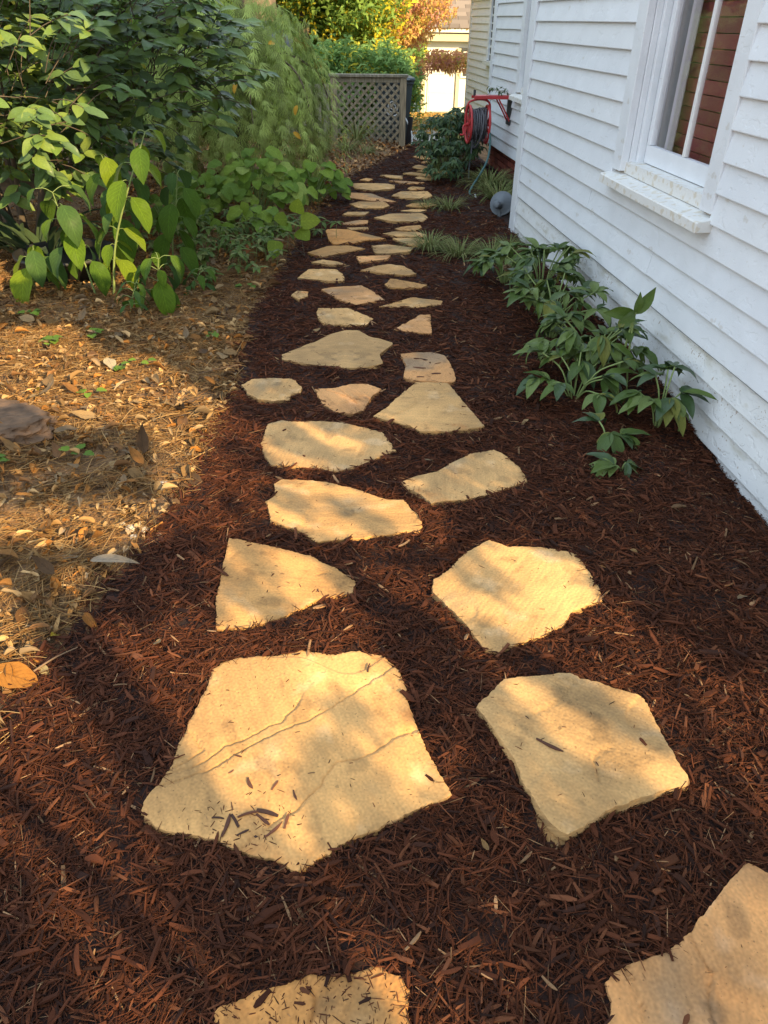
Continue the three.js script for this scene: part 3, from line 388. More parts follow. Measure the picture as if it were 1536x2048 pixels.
// middle block behind the corner
const W2 = { z0: -9.18, z1: -8.0, y0: 0.93, y1: 2.5 };
const wall2 = sheath('wall', [span(X2 + 0.002, X2 + 0.2, 0.3, TOP2, -6.9, W2.z1), span(X2 + 0.002, X2 + 0.2, 0.3, TOP2, W2.z0, -10.7), span(X2 + 0.002, X2 + 0.2, 0.3, W2.y0, W2.z0, W2.z1), span(X2 + 0.002, X2 + 0.2, W2.y1, TOP2, W2.z0, W2.z1)]);
for (let k = 0; 0.298 + k * 0.124 < TOP2 - 0.1; k++) { const y = 0.298 + 0.124 * k, m = M.siding[(k * 5 + 1) % 3];
  if (y + 0.124 > W2.y0 + 0.02 && y < W2.y1 + 0.12) { part('clapboard', clap(X2, y, -10.55, -9.29, k + 200, 0.124), m, wall2); part('clapboard', clap(X2, y, -7.89, -6.905, k + 230, 0.124), m, wall2); } else part('clapboard', clap(X2, y, -10.55, -6.905, k + 200, 0.124), m, wall2); }
part('corner_board', uvBox(bevel(X2 - 0.03, X2 + 0.1, 0.28, TOP2, -10.7, -10.555, 0.004)), M.trim, house);
windowAt(X2, W2.z0, W2.z1, W2.y0, W2.y1);
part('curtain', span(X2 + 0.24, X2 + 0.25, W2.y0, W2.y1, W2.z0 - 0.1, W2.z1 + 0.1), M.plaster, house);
sheath('wall', [span(X2 + 0.2, 7, 0, TOP2, -10.5, -10.7), span(6.8, 7, 0, TOP2, -6.9, -10.5)]);
part('roof', gable(X2, 7, -7.01, -10.85, TOP2 + 0.004, 0.8), M.roof, house);
const found = part('foundation', span(X2 + 0.115, X2 + 0.3, -0.5, 0.297, -6.91, -10.69), M.mortar, house);
const brickTex = dataTex(128, (u, v) => { const k = 1 + 0.45 * fbm(u * 8, v * 8, 5, 4) + 0.15 * nz(u * 50, v * 50, 2); return [140 * k, 72 * k, 58 * k]; });
M.brick = [[1, 1, 1], [0.75, 0.7, 0.7], [1.1, 0.95, 0.9], [0.6, 0.5, 0.5]].map((c) => new THREE.MeshStandardMaterial({ map: brickTex, color: col(...c), roughness: 0.95 }));
setSeed(5);
{ const bg = [0, 1, 2].map((i) => uvBox(bevel(-0.05, 0.05, -0.0285, 0.0285, -0.1, 0.1, 0.005), 2, i * 0.3, i * 0.7));
  for (let r = 0; r < 5; r++) for (let z = -10.6 + (r % 2) * 0.105; z < -6.98; z += 0.212) { const y = 0.262 - r * 0.068; if (z > -9.05 && z < -8.62 && y > 0.1) continue; const b = part('brick', bg[Math.floor(R() * 3)], pick(M.brick), found); b.position.set(X2 + 0.085 + rr(-0.004, 0.004), y, z); } }
M.dark = new THREE.MeshStandardMaterial({ color: col(0.06, 0.065, 0.07), roughness: 0.6, metalness: 0.4 });
M.stoneGrey = new THREE.MeshStandardMaterial({ color: col(0.4, 0.37, 0.32), roughness: 1 });
{ const v = part('foundation_vent', bevel(X2 + 0.03, X2 + 0.12, 0.15, 0.293, -9.04, -8.64, 0.004), M.dark, house); for (let i = 0; i < 6; i++) part('vent_louvre', bevel(X2 + 0.016, X2 + 0.03, 0.16 + i * 0.021, 0.168 + i * 0.021, -9.01, -8.67, 0.002), M.dark, v); part('lintel', bevel(X2 + 0.02, X2 + 0.12, 0.1, 0.148, -9.06, -8.62, 0.005), M.stoneGrey, v); }
// far wing, its warm bounced light put into a cream siding colour
const wall3 = sheath('wall', [span(X3 + 0.002, X3 + 0.2, -0.6, TOP3, -10.7, -18.2), span(X3 + 0.2, 7, -0.6, TOP3, -18, -18.2), span(6.8, 7, -0.6, TOP3, -10.7, -18)]);
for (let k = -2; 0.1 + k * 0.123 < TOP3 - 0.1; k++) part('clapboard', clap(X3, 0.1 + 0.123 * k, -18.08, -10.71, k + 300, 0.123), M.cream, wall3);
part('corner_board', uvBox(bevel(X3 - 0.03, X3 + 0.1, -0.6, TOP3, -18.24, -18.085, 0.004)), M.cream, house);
{ const w = part('window', uvBox(bevel(X3 - 0.06, X3 + 0.02, 1.0, 2.0, -16.2, -16.06)), M.trim, house); part('casing', uvBox(bevel(X3 - 0.06, X3 + 0.02, 1.0, 2.0, -15.2, -15.06)), M.trim, w); part('pane', span(X3 - 0.024, X3 - 0.02, 1.0, 2.0, -16.05, -15.21), M.dark, w); part('sill', uvBox(bevel(X3 - 0.11, X3, 0.93, 0.995, -16.26, -15.0)), M.sill, w); }
part('roof', gable(X3, 7, -10.86, -18.4, TOP3 + 0.004, 0.25), M.roof, house);
// thin wire stapled along the siding
M.wire = new THREE.MeshStandardMaterial({ color: col(0.2, 0.2, 0.21), roughness: 0.6 });
{ const p = []; for (let z = -6.7; z < NEAR; z += 0.25) p.push([X1 - 0.026, 0.343 + 0.004 * nz(z * 2, 3), z]); solo('wire', tube(p, 0.0026, 80, 5), M.wire, 'thin grey wire stapled along the white clapboards', 'wire'); }

// ---------------------------------------------------------------- hose reel, hose, gas meter
M.red = new THREE.MeshPhysicalMaterial({ color: col(0.5, 0.035, 0.04), roughness: 0.5, clearcoat: 0.15, clearcoatRoughness: 0.4 });
M.hose = new THREE.MeshStandardMaterial({ color: col(0.10, 0.10, 0.115), roughness: 0.55 });
M.hoseGreen = new THREE.MeshStandardMaterial({ color: col(0.05, 0.13, 0.13), roughness: 0.5 });
M.metal = new THREE.MeshStandardMaterial({ color: col(0.5, 0.5, 0.5), roughness: 0.4, metalness: 0.8 });
{ const t = thing('hose_reel', 'red metal hose reel hanging from a bracket on the white siding', 'hose reel', [1.99, 0.61, -9.5]);
  const br = part('bracket', bevel(-0.085, 0.36, 0.262, 0.29, -0.09, -0.062, 0.003), M.red, t);
  part('arm', bevel(-0.085, 0.36, 0.262, 0.29, 0.062, 0.09, 0.003), M.red, br); part('shelf', bevel(-0.07, 0.355, 0.29, 0.296, -0.088, 0.088, 0.001), M.red, br);
  part('back_plate', bevel(0.342, 0.352, 0.0, 0.295, -0.1, 0.1, 0.002), M.dark, br);
  for (const s of [-1, 1]) part('brace', tube([[0.2, 0.262, 0.076 * s], [0.27, 0.16, 0.076 * s], [0.345, 0.04, 0.076 * s]], 0.009, 6, 6), M.red, br);
  part('pin', new THREE.CylinderGeometry(0.014, 0.014, 0.06, 10).translate(-0.07, 0.32, 0), M.dark, br);
  part('yoke', tube([[-0.155, -0.02, 0], [-0.155, 0.12, 0], [-0.13, 0.22, 0], [-0.06, 0.25, 0], [0.06, 0.25, 0], [0.11, 0.22, 0], [0.125, 0.12, 0], [0.125, -0.02, 0]], 0.012, 40, 8), M.red, t);
  for (const x of [-0.115, 0.095]) { const f = part('flange', new THREE.TorusGeometry(0.192, 0.014, 8, 40).rotateY(Math.PI / 2).translate(x, 0, 0), M.red, t); for (let i = 0; i < 3; i++) { const g = box(0.008, 0.37, 0.04); g.rotateX((i * Math.PI) / 3); g.translate(x, 0, 0); part('spoke', g, M.red, f); } }
  part('axle', new THREE.CylinderGeometry(0.02, 0.02, 0.3, 12).rotateZ(Math.PI / 2), M.red, t);
  part('crank_handle', tube([[-0.16, 0, 0], [-0.18, -0.03, 0.02], [-0.18, -0.1, 0.05], [-0.22, -0.1, 0.05]], 0.01, 16, 7), M.red, t); }
{ const t = thing('garden_hose', 'dark garden hose wound on the red reel with a teal end drooping to the mulch', 'garden hose', [1.99, 0.61, -9.5]);
  const p = []; for (let i = 0; i <= 220; i++) { const a = (i / 220) * Math.PI * 2 * 13, layer = Math.floor(i / 110), u = (i % 110) / 110; p.push(V(-0.09 + 0.165 * (layer ? 1 - u : u) + 0.006 * nz(i * 0.3, 1), Math.cos(a) * (0.12 + 0.024 * layer), Math.sin(a) * (0.12 + 0.024 * layer))); }
  part('coil', tube(p, 0.0115, 700, 6), M.hose, t);
  part('hanging_end', tube([[0.10, -0.02, 0.15], [0.1, -0.16, 0.25], [0.04, -0.31, 0.45], [-0.08, -0.44, 0.65], [-0.19, -0.53, 0.82], [-0.24, -0.575, 0.95], [-0.21, -0.59, 1.06]], 0.0115, 50, 7), M.hoseGreen, t);
  part('hanging_end', tube([[-0.06, -0.14, 0.02], [-0.07, -0.3, 0.04], [-0.085, -0.45, 0.06], [-0.09, -0.58, 0.1]], 0.0095, 24, 7), M.hose, t);
  for (const [r, x, dy] of [[0.15, -0.06, -0.03], [0.165, 0.0, -0.05], [0.155, 0.05, -0.02]]) { const q = []; for (let i = 0; i <= 24; i++) { const a = (i / 24) * 6.283; q.push(V(x + 0.03 * Math.sin(a * 1.5 + x * 40), Math.cos(a) * r + dy * (1 - Math.cos(a)) * 0.8, Math.sin(a) * r)); } part('loose_loop', tube(q, 0.0115, 60, 6), M.hose, t); }
  part('nozzle', new THREE.CylinderGeometry(0.008, 0.013, 0.1, 10).rotateX(-1.2).translate(-0.2, -0.585, 1.1), M.metal, t); }
M.meter = new THREE.MeshStandardMaterial({ color: col(0.13, 0.15, 0.17), roughness: 0.5 });
M.meterTan = new THREE.MeshStandardMaterial({ color: col(0.27, 0.26, 0.23), roughness: 0.7 });
{ const t = thing('gas_regulator', 'round grey gas regulator on a pipe just behind the white corner board', 'gas regulator', [1.86, gh(1.86, -7.55), -7.5]);
  part('body', new THREE.LatheGeometry([[0, 0.055], [0.03, 0.055], [0.034, 0.042], [0.06, 0.038], [0.085, 0.014], [0.112, 0.011], [0.114, 0.008], [0.114, -0.008], [0.112, -0.011], [0.09, -0.014], [0.07, -0.04], [0.035, -0.05], [0.03, -0.07], [0, -0.072]].map((a) => new THREE.Vector2(...a)), 28).rotateX(1.15).rotateY(-0.5).translate(0, 0.14, 0), M.meter, t);
  part('neck', new THREE.LatheGeometry([[0, 0.16], [0.026, 0.158], [0.034, 0.145], [0.034, 0.06], [0.0, 0.05]].map((a) => new THREE.Vector2(...a)), 18).rotateX(1.3).rotateY(-0.6).translate(0.0, 0.115, 0.0), M.meter, t);
  part('inlet_pipe', tube([[-0.02, 0.08, 0.03], [-0.02, 0.03, 0.04], [-0.02, -0.1, 0.04]], 0.022, 10, 9), M.meter, t);
  part('valve_cap', new THREE.CylinderGeometry(0.06, 0.066, 0.11, 18).rotateZ(0.2).translate(0.17, 0.16, -0.02), M.meterTan, t);
  part('outlet_pipe', tube([[0.08, 0.14, 0], [0.17, 0.14, -0.02], [0.3, 0.14, -0.03], [0.5, 0.14, -0.03]], 0.02, 12, 8), M.meterTan, t);
  part('riser_pipe', tube([[0.17, 0.12, -0.02], [0.17, 0, -0.02], [0.17, -0.12, -0.02]], 0.022, 6, 8), M.dark, t); }

// ---------------------------------------------------------------- fences, bin, sheet
const woodTex = dataTex(256, (u, v) => { const k = 1 + 0.28 * nz(u * 60, v * 5, 2) + 0.25 * fbm(u * 14, v * 4, 6, 4); return [152 * k, 143 * k, 125 * k]; });
M.wood = [[1, 1, 1], [0.85, 0.86, 0.86], [1.05, 0.98, 0.88]].map((c) => new THREE.MeshStandardMaterial({ map: woodTex, color: col(...c), roughness: 0.95 }));
{ const x0 = 0.43, x1 = 1.41, H = 0.86, t = thing('lattice_fence', 'low weathered wooden lattice fence panel between two posts', 'fence', [0, gh(1.0, -12.3), -12.3], 0);
  part('post', uvBox(bevel(x1 - 0.03, x1 + 0.06, -0.2, H - 0.02, -0.045, 0.045, 0.005)), M.wood[2], t); part('post', uvBox(bevel(x0 - 0.06, x0 + 0.03, -0.2, H - 0.02, -0.045, 0.045, 0.005)), M.wood[2], t);
  part('top_rail', uvBox(bevel(x0 - 0.08, x1 + 0.08, H - 0.018, H + 0.02, -0.06, 0.06, 0.005)), M.wood[1], t); part('top_rail', uvBox(bevel(x0 + 0.032, x1 - 0.032, H - 0.085, H - 0.02, -0.02, 0.012, 0.004)), M.wood[0], t);
  setSeed(61);
  const y0 = 0.0, y1 = H - 0.06, a = x0 + 0.02, b = x1 - 0.02;
  for (const d of [1, -1]) for (let c = -1.2; c < 1.2; c += 0.112) { // lines x*d - y = const, clipped to the panel
    const pts = []; const yAt = (x) => d * (x - (a + b) / 2) - c + (y0 + y1) / 2; let xa = a, xb = b; const inv = (y) => (y + c - (y0 + y1) / 2) / d + (a + b) / 2;
    const xs = [inv(y0), inv(y1)].sort((p, q) => p - q); xa = Math.max(a, xs[0]); xb = Math.min(b, xs[1]); if (xb - xa < 0.05) continue;
    const L = (xb - xa) * Math.SQRT2, g = uvBox(box(L, 0.033, 0.008), 1, R(), R()); g.rotateZ((d * Math.PI) / 4); g.translate((xa + xb) / 2, (yAt(xa) + yAt(xb)) / 2, d * 0.0045); part('slat', g, pick(M.wood), t); } }
M.pale = new THREE.MeshStandardMaterial({ map: woodTex, color: col(1.2, 1.25, 1.3), roughness: 0.9 });
{ const t = thing('picket_fence', 'pale weathered board fence half hidden behind the lacy maple', 'fence', [0, gh(0, -13.2), -13.2]); setSeed(8);
  for (let x = -1.6; x < 0.42; x += 0.125) part('picket', uvBox(bevel(x, x + 0.1, -0.1, 0.78 + rr(-0.01, 0.01), -0.01, 0.01, 0.003), 1, R(), R()), M.pale, t);
  for (const y of [0.15, 0.6]) part('rail', uvBox(bevel(-1.6, 0.42, y, y + 0.07, -0.05, -0.011, 0.003)), M.pale, t); }
M.bin = new THREE.MeshStandardMaterial({ color: col(0.055, 0.075, 0.085), roughness: 0.5 });
M.white = new THREE.MeshStandardMaterial({ color: col(0.75, 0.78, 0.8), roughness: 0.6 });
{ const t = thing('wheeled_bin', 'dark wheeled rubbish bin with a white emblem behind the lattice', 'bin', [1.36, gh(1.36, -13), -13]);
  const prof = (w, d, y) => [[-w, y, d], [w, y, d], [w, y, -d], [-w, y, -d]], P = [], I = []; for (const [w, d, y] of [[0.2, 0.22, 0.04], [0.26, 0.28, 0.86], [0.275, 0.295, 0.865], [0.275, 0.295, 0.9]]) P.push(...prof(w, d, y).flat());
  for (let r = 0; r < 3; r++) for (let j = 0; j < 4; j++) { const a = r * 4 + j, b = r * 4 + ((j + 1) % 4); I.push(a, b, a + 4, b, b + 4, a + 4); } I.push(12, 13, 14, 12, 14, 15, 0, 2, 1, 0, 3, 2);
  let g = new THREE.BufferGeometry(); g.setAttribute('position', new THREE.Float32BufferAttribute(P, 3)); g.setIndex(I); g = g.toNonIndexed(); g.computeVertexNormals(); part('body', g, M.bin, t).scale.y = 0.93;
  part('lid', bevel(-0.29, 0.29, 0.84, 0.885, -0.31, 0.31, 0.015), M.bin, t); part('handle', tube([[-0.2, 0.86, 0.31], [-0.2, 0.86, 0.36], [0.2, 0.86, 0.36], [0.2, 0.86, 0.31]], 0.012, 20, 6), M.bin, t);
  const e = part('emblem', new THREE.TorusGeometry(0.075, 0.008, 6, 30).scale(1, 1, 0.2).translate(-0.03, 0.5, 0.262), M.white, t); part('ring', new THREE.TorusGeometry(0.13, 0.01, 6, 30, Math.PI * 1.1).rotateZ(Math.PI * 0.95).scale(1, 1, 0.2).translate(-0.03, 0.51, 0.262), M.white, e); part('ring', new THREE.TorusGeometry(0.035, 0.007, 6, 20).scale(1, 1, 0.2).translate(-0.03, 0.5, 0.262), M.white, e);
  for (const s of [-1, 1]) part('wheel', new THREE.CylinderGeometry(0.09, 0.09, 0.05, 18).rotateZ(Math.PI / 2).translate(s * 0.23, 0.09, -0.2), M.dark, t); }
{ const g = new THREE.CylinderGeometry(0.13, 0.16, 0.42, 20, 6, true, 0.2, 2.6); g.scale(0.7, 1, 0.5); g.rotateZ(-0.13); const gi = g.clone(); gi.scale(0.96, 0.995, 0.96); const m = solo('plastic_sheet', mergeGeometries([g, gi]), new THREE.MeshStandardMaterial({ color: col(0.02, 0.02, 0.024), roughness: 0.3, side: THREE.DoubleSide }), 'black curved plastic sheet leaning behind the lattice fence post', 'plastic sheet'); m.position.set(1.49, gh(1.5, -12.4) + 0.19, -12.45); }
{ const m = solo('edging_strip', tube([[1.47, 0.42, -12.6], [1.54, 0.3, -12.5], [1.585, 0.18, -12.4], [1.59, 0.05, -12.36]], 0.012, 12, 6), M.white, 'pale edging strip leaning against the black plastic sheet', 'edging strip'); }

// ---------------------------------------------------------------- garage
M.gwall = new THREE.MeshStandardMaterial({ color: col(0.8, 0.79, 0.74), roughness: 0.7 });
M.gtrim = new THREE.MeshStandardMaterial({ color: col(0.62, 0.52, 0.36), roughness: 0.8 });
{ const gz = -28, by = gh(5, -28), ey = 1.33, t = thing('garage', 'small sunlit white garage with a shingled roof beyond the lawn', 'garage', [0, 0, 0]);
  part('wall', mergeGeometries([span(3.9, 9, by - 0.4, ey, gz - 0.2, gz), span(3.9, 4.1, by - 0.4, ey, gz - 5, gz - 0.2), span(8.8, 9, by - 0.4, ey, gz - 5, gz - 0.2), span(4.1, 8.8, by - 0.4, ey, gz - 5, gz - 4.8)]), M.gwall, t);
  const d = part('door', bevel(4.05, 4.95, by + 0.02, 0.72, gz + 0.001, gz + 0.04, 0.006), M.gwall, t); for (let i = 1; i < 4; i++) part('door_panel', bevel(4.1, 4.9, by + 0.05 + (i - 1) * 0.54, by + 0.52 + (i - 1) * 0.54, gz + 0.041, gz + 0.055, 0.006), M.gwall, d);
  part('post', bevel(3.84, 3.97, by - 0.1, ey - 0.3, gz + 0.001, gz + 0.1, 0.006), M.gtrim, t); part('post', bevel(4.98, 5.1, by - 0.1, ey - 0.45, gz + 0.001, gz + 0.1, 0.006), M.gtrim, t);
  part('fascia', bevel(3.7, 9.2, ey - 0.02, ey + 0.1, gz + 0.28, gz + 0.34, 0.006), M.gwall, t); part('soffit', bevel(3.7, 9.2, ey - 0.26, ey - 0.05, gz + 0.06, gz + 0.27, 0.006), M.gtrim, t);
  const w = part('window', bevel(5.13, 5.9, by + 1.02, 0.8, gz + 0.002, gz + 0.05, 0.006), M.gwall, t); part('lintel', bevel(5.05, 5.98, 0.81, 0.9, gz + 0.002, gz + 0.08, 0.006), M.dark, w); for (let i = 0; i < 2; i++) for (let j = 0; j < 3; j++) part('pane', bevel(5.2 + i * 0.34, 5.49 + i * 0.34, by + 1.08 + j * 0.23, by + 1.28 + j * 0.23, gz + 0.051, gz + 0.056, 0.002), M.dark, w);
  const rf = part('roof', new THREE.ExtrudeGeometry(new THREE.Shape([new THREE.Vector2(-0.36, 0), new THREE.Vector2(5.3, 0), new THREE.Vector2(2.5, 1.75)]), { depth: 5.5, bevelEnabled: false }).rotateY(Math.PI / 2).translate(3.7, ey + 0.1, gz), M.roof, t);
  M.shingle = [0.8, 1, 1.2].map((k) => new THREE.MeshStandardMaterial({ color: col(0.2 * k, 0.16 * k, 0.13 * k), roughness: 1 })); setSeed(3); const ang = Math.atan2(1.75, 2.86), sg = bevel(-0.3, 0.3, -0.008, 0.008, -0.1, 0.1, 0.003);
  for (let r = 0; r < 16; r++) for (let x = 3.75 + (r % 2) * 0.3; x < 6.4; x += 0.61) { const m = part('shingle', sg, pick(M.shingle), rf); const s = r * 0.2 + 0.08; m.position.set(x + 0.3, ey + 0.115 + s * Math.sin(ang), gz + 0.36 - s * Math.cos(ang)); m.rotation.x = ang + 0.05; } }

// ---------------------------------------------------------------- leaves and plants
const SHAPES = {
  oval: (t) => Math.pow(Math.sin(Math.PI * Math.pow(t, 0.85)), 0.8) * (1 - 0.12 * t),
  lance: (t) => Math.pow(Math.sin(Math.PI * Math.pow(t, 0.72)), 0.95),
  heart: (t) => (t < 0.12 ? 0.55 + 3.0 * t : Math.pow(Math.cos((Math.PI / 2) * Math.pow((t - 0.12) / 0.88, 1.35)), 0.75) * 0.94),
  strap: (t) => Math.min(1, 6 * t + 0.4) * Math.pow(1 - t, 0.45),
  dry: (t) => Math.pow(Math.sin(Math.PI * Math.pow(t, 0.9)), 0.7),
};
function leafGeo({ L = 0.1, W = 0.05, n = 7, fold = 0.25, droop = 0.5, wave = 0.03, shape = 'oval', roll = 0, sd = 0, base = 0 }) {
  const P = [], UV = [], I = [], cols = [-1, -0.55, 0, 0.55, 1]; let y = 0, z = -base;
  for (let i = 0; i <= n; i++) { const t = i / n, a = droop * t; if (i) { y -= (Math.sin(a) * L) / n; z += (Math.cos(a) * L) / n; }
    const w = (W / 2) * Math.max(0.012, SHAPES[shape](clamp(t, 0.004, 0.996)));
    for (const c of cols) { const k = Math.abs(c), rl = roll * c * (1 + 0.4 * t), e = fold * w * k + wave * W * k * Math.sin(t * 13 + sd * 5 + c * 2); P.push(c * w * Math.cos(fold * k) * Math.cos(rl), y + (e + Math.abs(Math.sin(rl)) * w * k) * Math.cos(a), z + e * Math.sin(a)); UV.push(0.5 + c * 0.5, t); } }
  for (let i = 0; i < n; i++) for (let j = 0; j < 4; j++) { const a = i * 5 + j; I.push(a, a + 5, a + 1, a + 1, a + 5, a + 6); }
  const g = new THREE.BufferGeometry(); g.setAttribute('position', new THREE.Float32BufferAttribute(P, 3)); g.setAttribute('uv', new THREE.Float32BufferAttribute(UV, 2)); g.setIndex(I); g.computeVertexNormals(); return g;
}
function veinTex(pairs, strength, curve) { return dataTex(128, (u, v) => { const x = Math.abs(u - 0.5) * 2, mid = Math.exp(-((x / 0.035) ** 2)); let s = 0; const ph = (v - x * curve) * pairs; const d = Math.abs(ph - Math.round(ph)); s = Math.exp(-((d / 0.09) ** 2)) * 0.6; const m = Math.min(1, mid + s * (1 - x * 0.4)) * strength, k = 0.82 + 0.10 * fbm(u * 9, v * 9, 2, 3) + 0.05 * nz(u * 40, v * 40, 7) + 0.18 * m; return [255 * k, 255 * k, 255 * (k - 0.04 * m)]; }, true, false, 256); }
const VT = { camellia: veinTex(7, 0.7, 0.25), big: veinTex(9, 1, 0.32), heart: veinTex(5, 0.8, 0.45), fine: veinTex(12, 0.7, 0.3), dry: veinTex(8, -0.9, 0.35) };
function leafMat(c, tex, o = {}) { return new THREE.MeshPhysicalMaterial({ color: col(...c), map: tex, bumpMap: tex, bumpScale: o.bump ?? 0.0015, roughness: 0.92, specularIntensity: 0.22, transmission: o.t ?? 0.3, thickness: 0, clearcoat: o.gloss ?? 0.15, clearcoatRoughness: 0.38, side: THREE.DoubleSide }); }
// leaves of one plant: those nearest to the path are parts of their own, the rest one mass
function addLeaves(t, items, geos, mats, keep, name = 'leaf', massColor, massGeo) {
  const eye = V(0, 1.6, 0).sub(t.position);
  items.forEach((it) => (it.d = it.p.distanceTo(eye) - (it.bonus || 0))); items.sort((a, b) => a.d - b.d);
  items.slice(0, keep).forEach((it) => { const m = part(name, geos[it.g % geos.length], mats[it.m % mats.length], t); m.position.copy(it.p); m.quaternion.copy(it.q); m.scale.setScalar(it.s); });
  const rest = items.slice(keep); if (!rest.length) return;
  rest.forEach((it) => { const c = mats[it.m % mats.length].color; it.c = c.clone().multiplyScalar(rr(0.75, 1.2)); });
  const mm = mats[0].clone(); mm.color.set(0xffffff); instanced(name + '_mass', massGeo || geos[0], mm, rest, t, true);
}
const dirOf = (az, el) => V(Math.cos(el) * Math.sin(az), Math.sin(el), Math.cos(el) * Math.cos(az));
const barkTex = dataTex(256, (u, v) => { const k = 1 + 0.5 * nz(u * 40, v * 7, 3) + 0.4 * fbm(u * 12, v * 5, 8, 4); return [112 * k, 98 * k, 82 * k]; });
M.bark = new THREE.MeshStandardMaterial({ map: barkTex, bumpMap: barkTex, bumpScale: 0.01, roughness: 1 });
M.darkStem = new THREE.MeshStandardMaterial({ color: col(0.10, 0.075, 0.05), roughness: 0.9 });
M.greenStem = new THREE.MeshStandardMaterial({ color: col(0.20, 0.26, 0.08), roughness: 0.7 });

// camellia: twigs ending in rosettes of glossy leaves
{ setSeed(101); const B = V(-2.3, 0, -6.5), t = thing('camellia_bush', 'large camellia bush with glossy oval leaves, partly sunlit', 'bush', [B.x, gh(B.x, B.z), B.z]);
  const geos = [leafGeo({ L: 0.14, W: 0.078, fold: 0.22, droop: 0.45, sd: 1 }), leafGeo({ L: 0.13, W: 0.07, fold: 0.35, droop: 0.8, sd: 2 }), leafGeo({ L: 0.15, W: 0.076, fold: 0.1, droop: 0.25, sd: 3 })];
  const mats = [leafMat([0.215, 0.336, 0.060], VT.camellia, { gloss: 0.8, t: 0.2 }), leafMat([0.161, 0.269, 0.067], VT.camellia, { gloss: 0.8, t: 0.18 }), leafMat([0.269, 0.376, 0.067], VT.camellia, { gloss: 0.8, t: 0.25 }), leafMat([0.134, 0.228, 0.081], VT.camellia, { gloss: 0.8, t: 0.15 })];
  const items = [], twigs = [];
  const lobes = [[0, 1.25, 0, 1.75, 1.15, 1.25, 300], [1.15, 1.28, 0.05, 0.85, 0.5, 0.55, 120], [0.55, 1.75, 0.3, 1.2, 0.6, 0.8, 130], [0.2, 0.8, 0.5, 1.0, 0.4, 0.7, 60], [0.42, 1.2, 1.0, 0.75, 0.75, 0.5, 95]];
  for (const [cx, cy, cz, rx, ry, rz, n] of lobes) for (let i = 0; i < n; i++) {
    const d = dirOf(rr(0, 6.283), Math.asin(rr(-0.75, 1))), shell = R() < 0.72 ? rr(0.86, 1.05) : rr(0.45, 0.86), tip = V(cx + d.x * rx * shell, Math.max(0.5, cy + d.y * ry * shell + 0.1 * nz(i, 2)), cz + d.z * rz * shell);
    const ax = d.clone().add(V(rr(-0.4, 0.4), rr(-0.2, 0.5), rr(-0.4, 0.4))).normalize(); twigs.push(tube([tip.clone().addScaledVector(ax, -0.32).add(V(rr(-0.06, 0.06), -0.05, rr(-0.06, 0.06))), tip.clone().addScaledVector(ax, -0.15), tip], 0.003, 4, 4));
    const k = 5 + Math.floor(R() * 4); for (let j = 0; j < k; j++) { const az = (j / k) * 6.283 * 1.618 * 2, back = j * 0.022; const side = V(Math.cos(az), 0.2 * R(), Math.sin(az)), out = ax.clone().multiplyScalar(rr(0.1, 0.8)).add(side).add(V(0, -0.25, 0)).normalize(); items.push({ p: tip.clone().addScaledVector(ax, -back), q: orient(out, V(ax.x * 0.5 + 0.1 * d.x, 1, ax.z * 0.5 + 0.3)), s: rr(0.7, 1.12), g: Math.floor(R() * 3), m: Math.floor(R() * 4) }); } }
  addLeaves(t, items, geos, mats, 300);
  const br = []; for (let i = 0; i < 9; i++) { const a = i * 0.7 + 0.2, e = V(Math.cos(a) * rr(0.6, 1.5) + 0.3, rr(1.1, 1.9), Math.sin(a) * rr(0.3, 0.9)); br.push(tube([[0.1 * Math.cos(a), -0.1, 0.1 * Math.sin(a)], [e.x * 0.35, e.y * 0.45, e.z * 0.35], e], (q) => 0.032 * (1 - 0.8 * q), 12, 6)); }
  part('branch', mergeGeometries(br), M.darkStem, t); const tw = part('twigs', mergeGeometries(twigs), M.darkStem, t); tw.userData.kind = 'stuff'; }

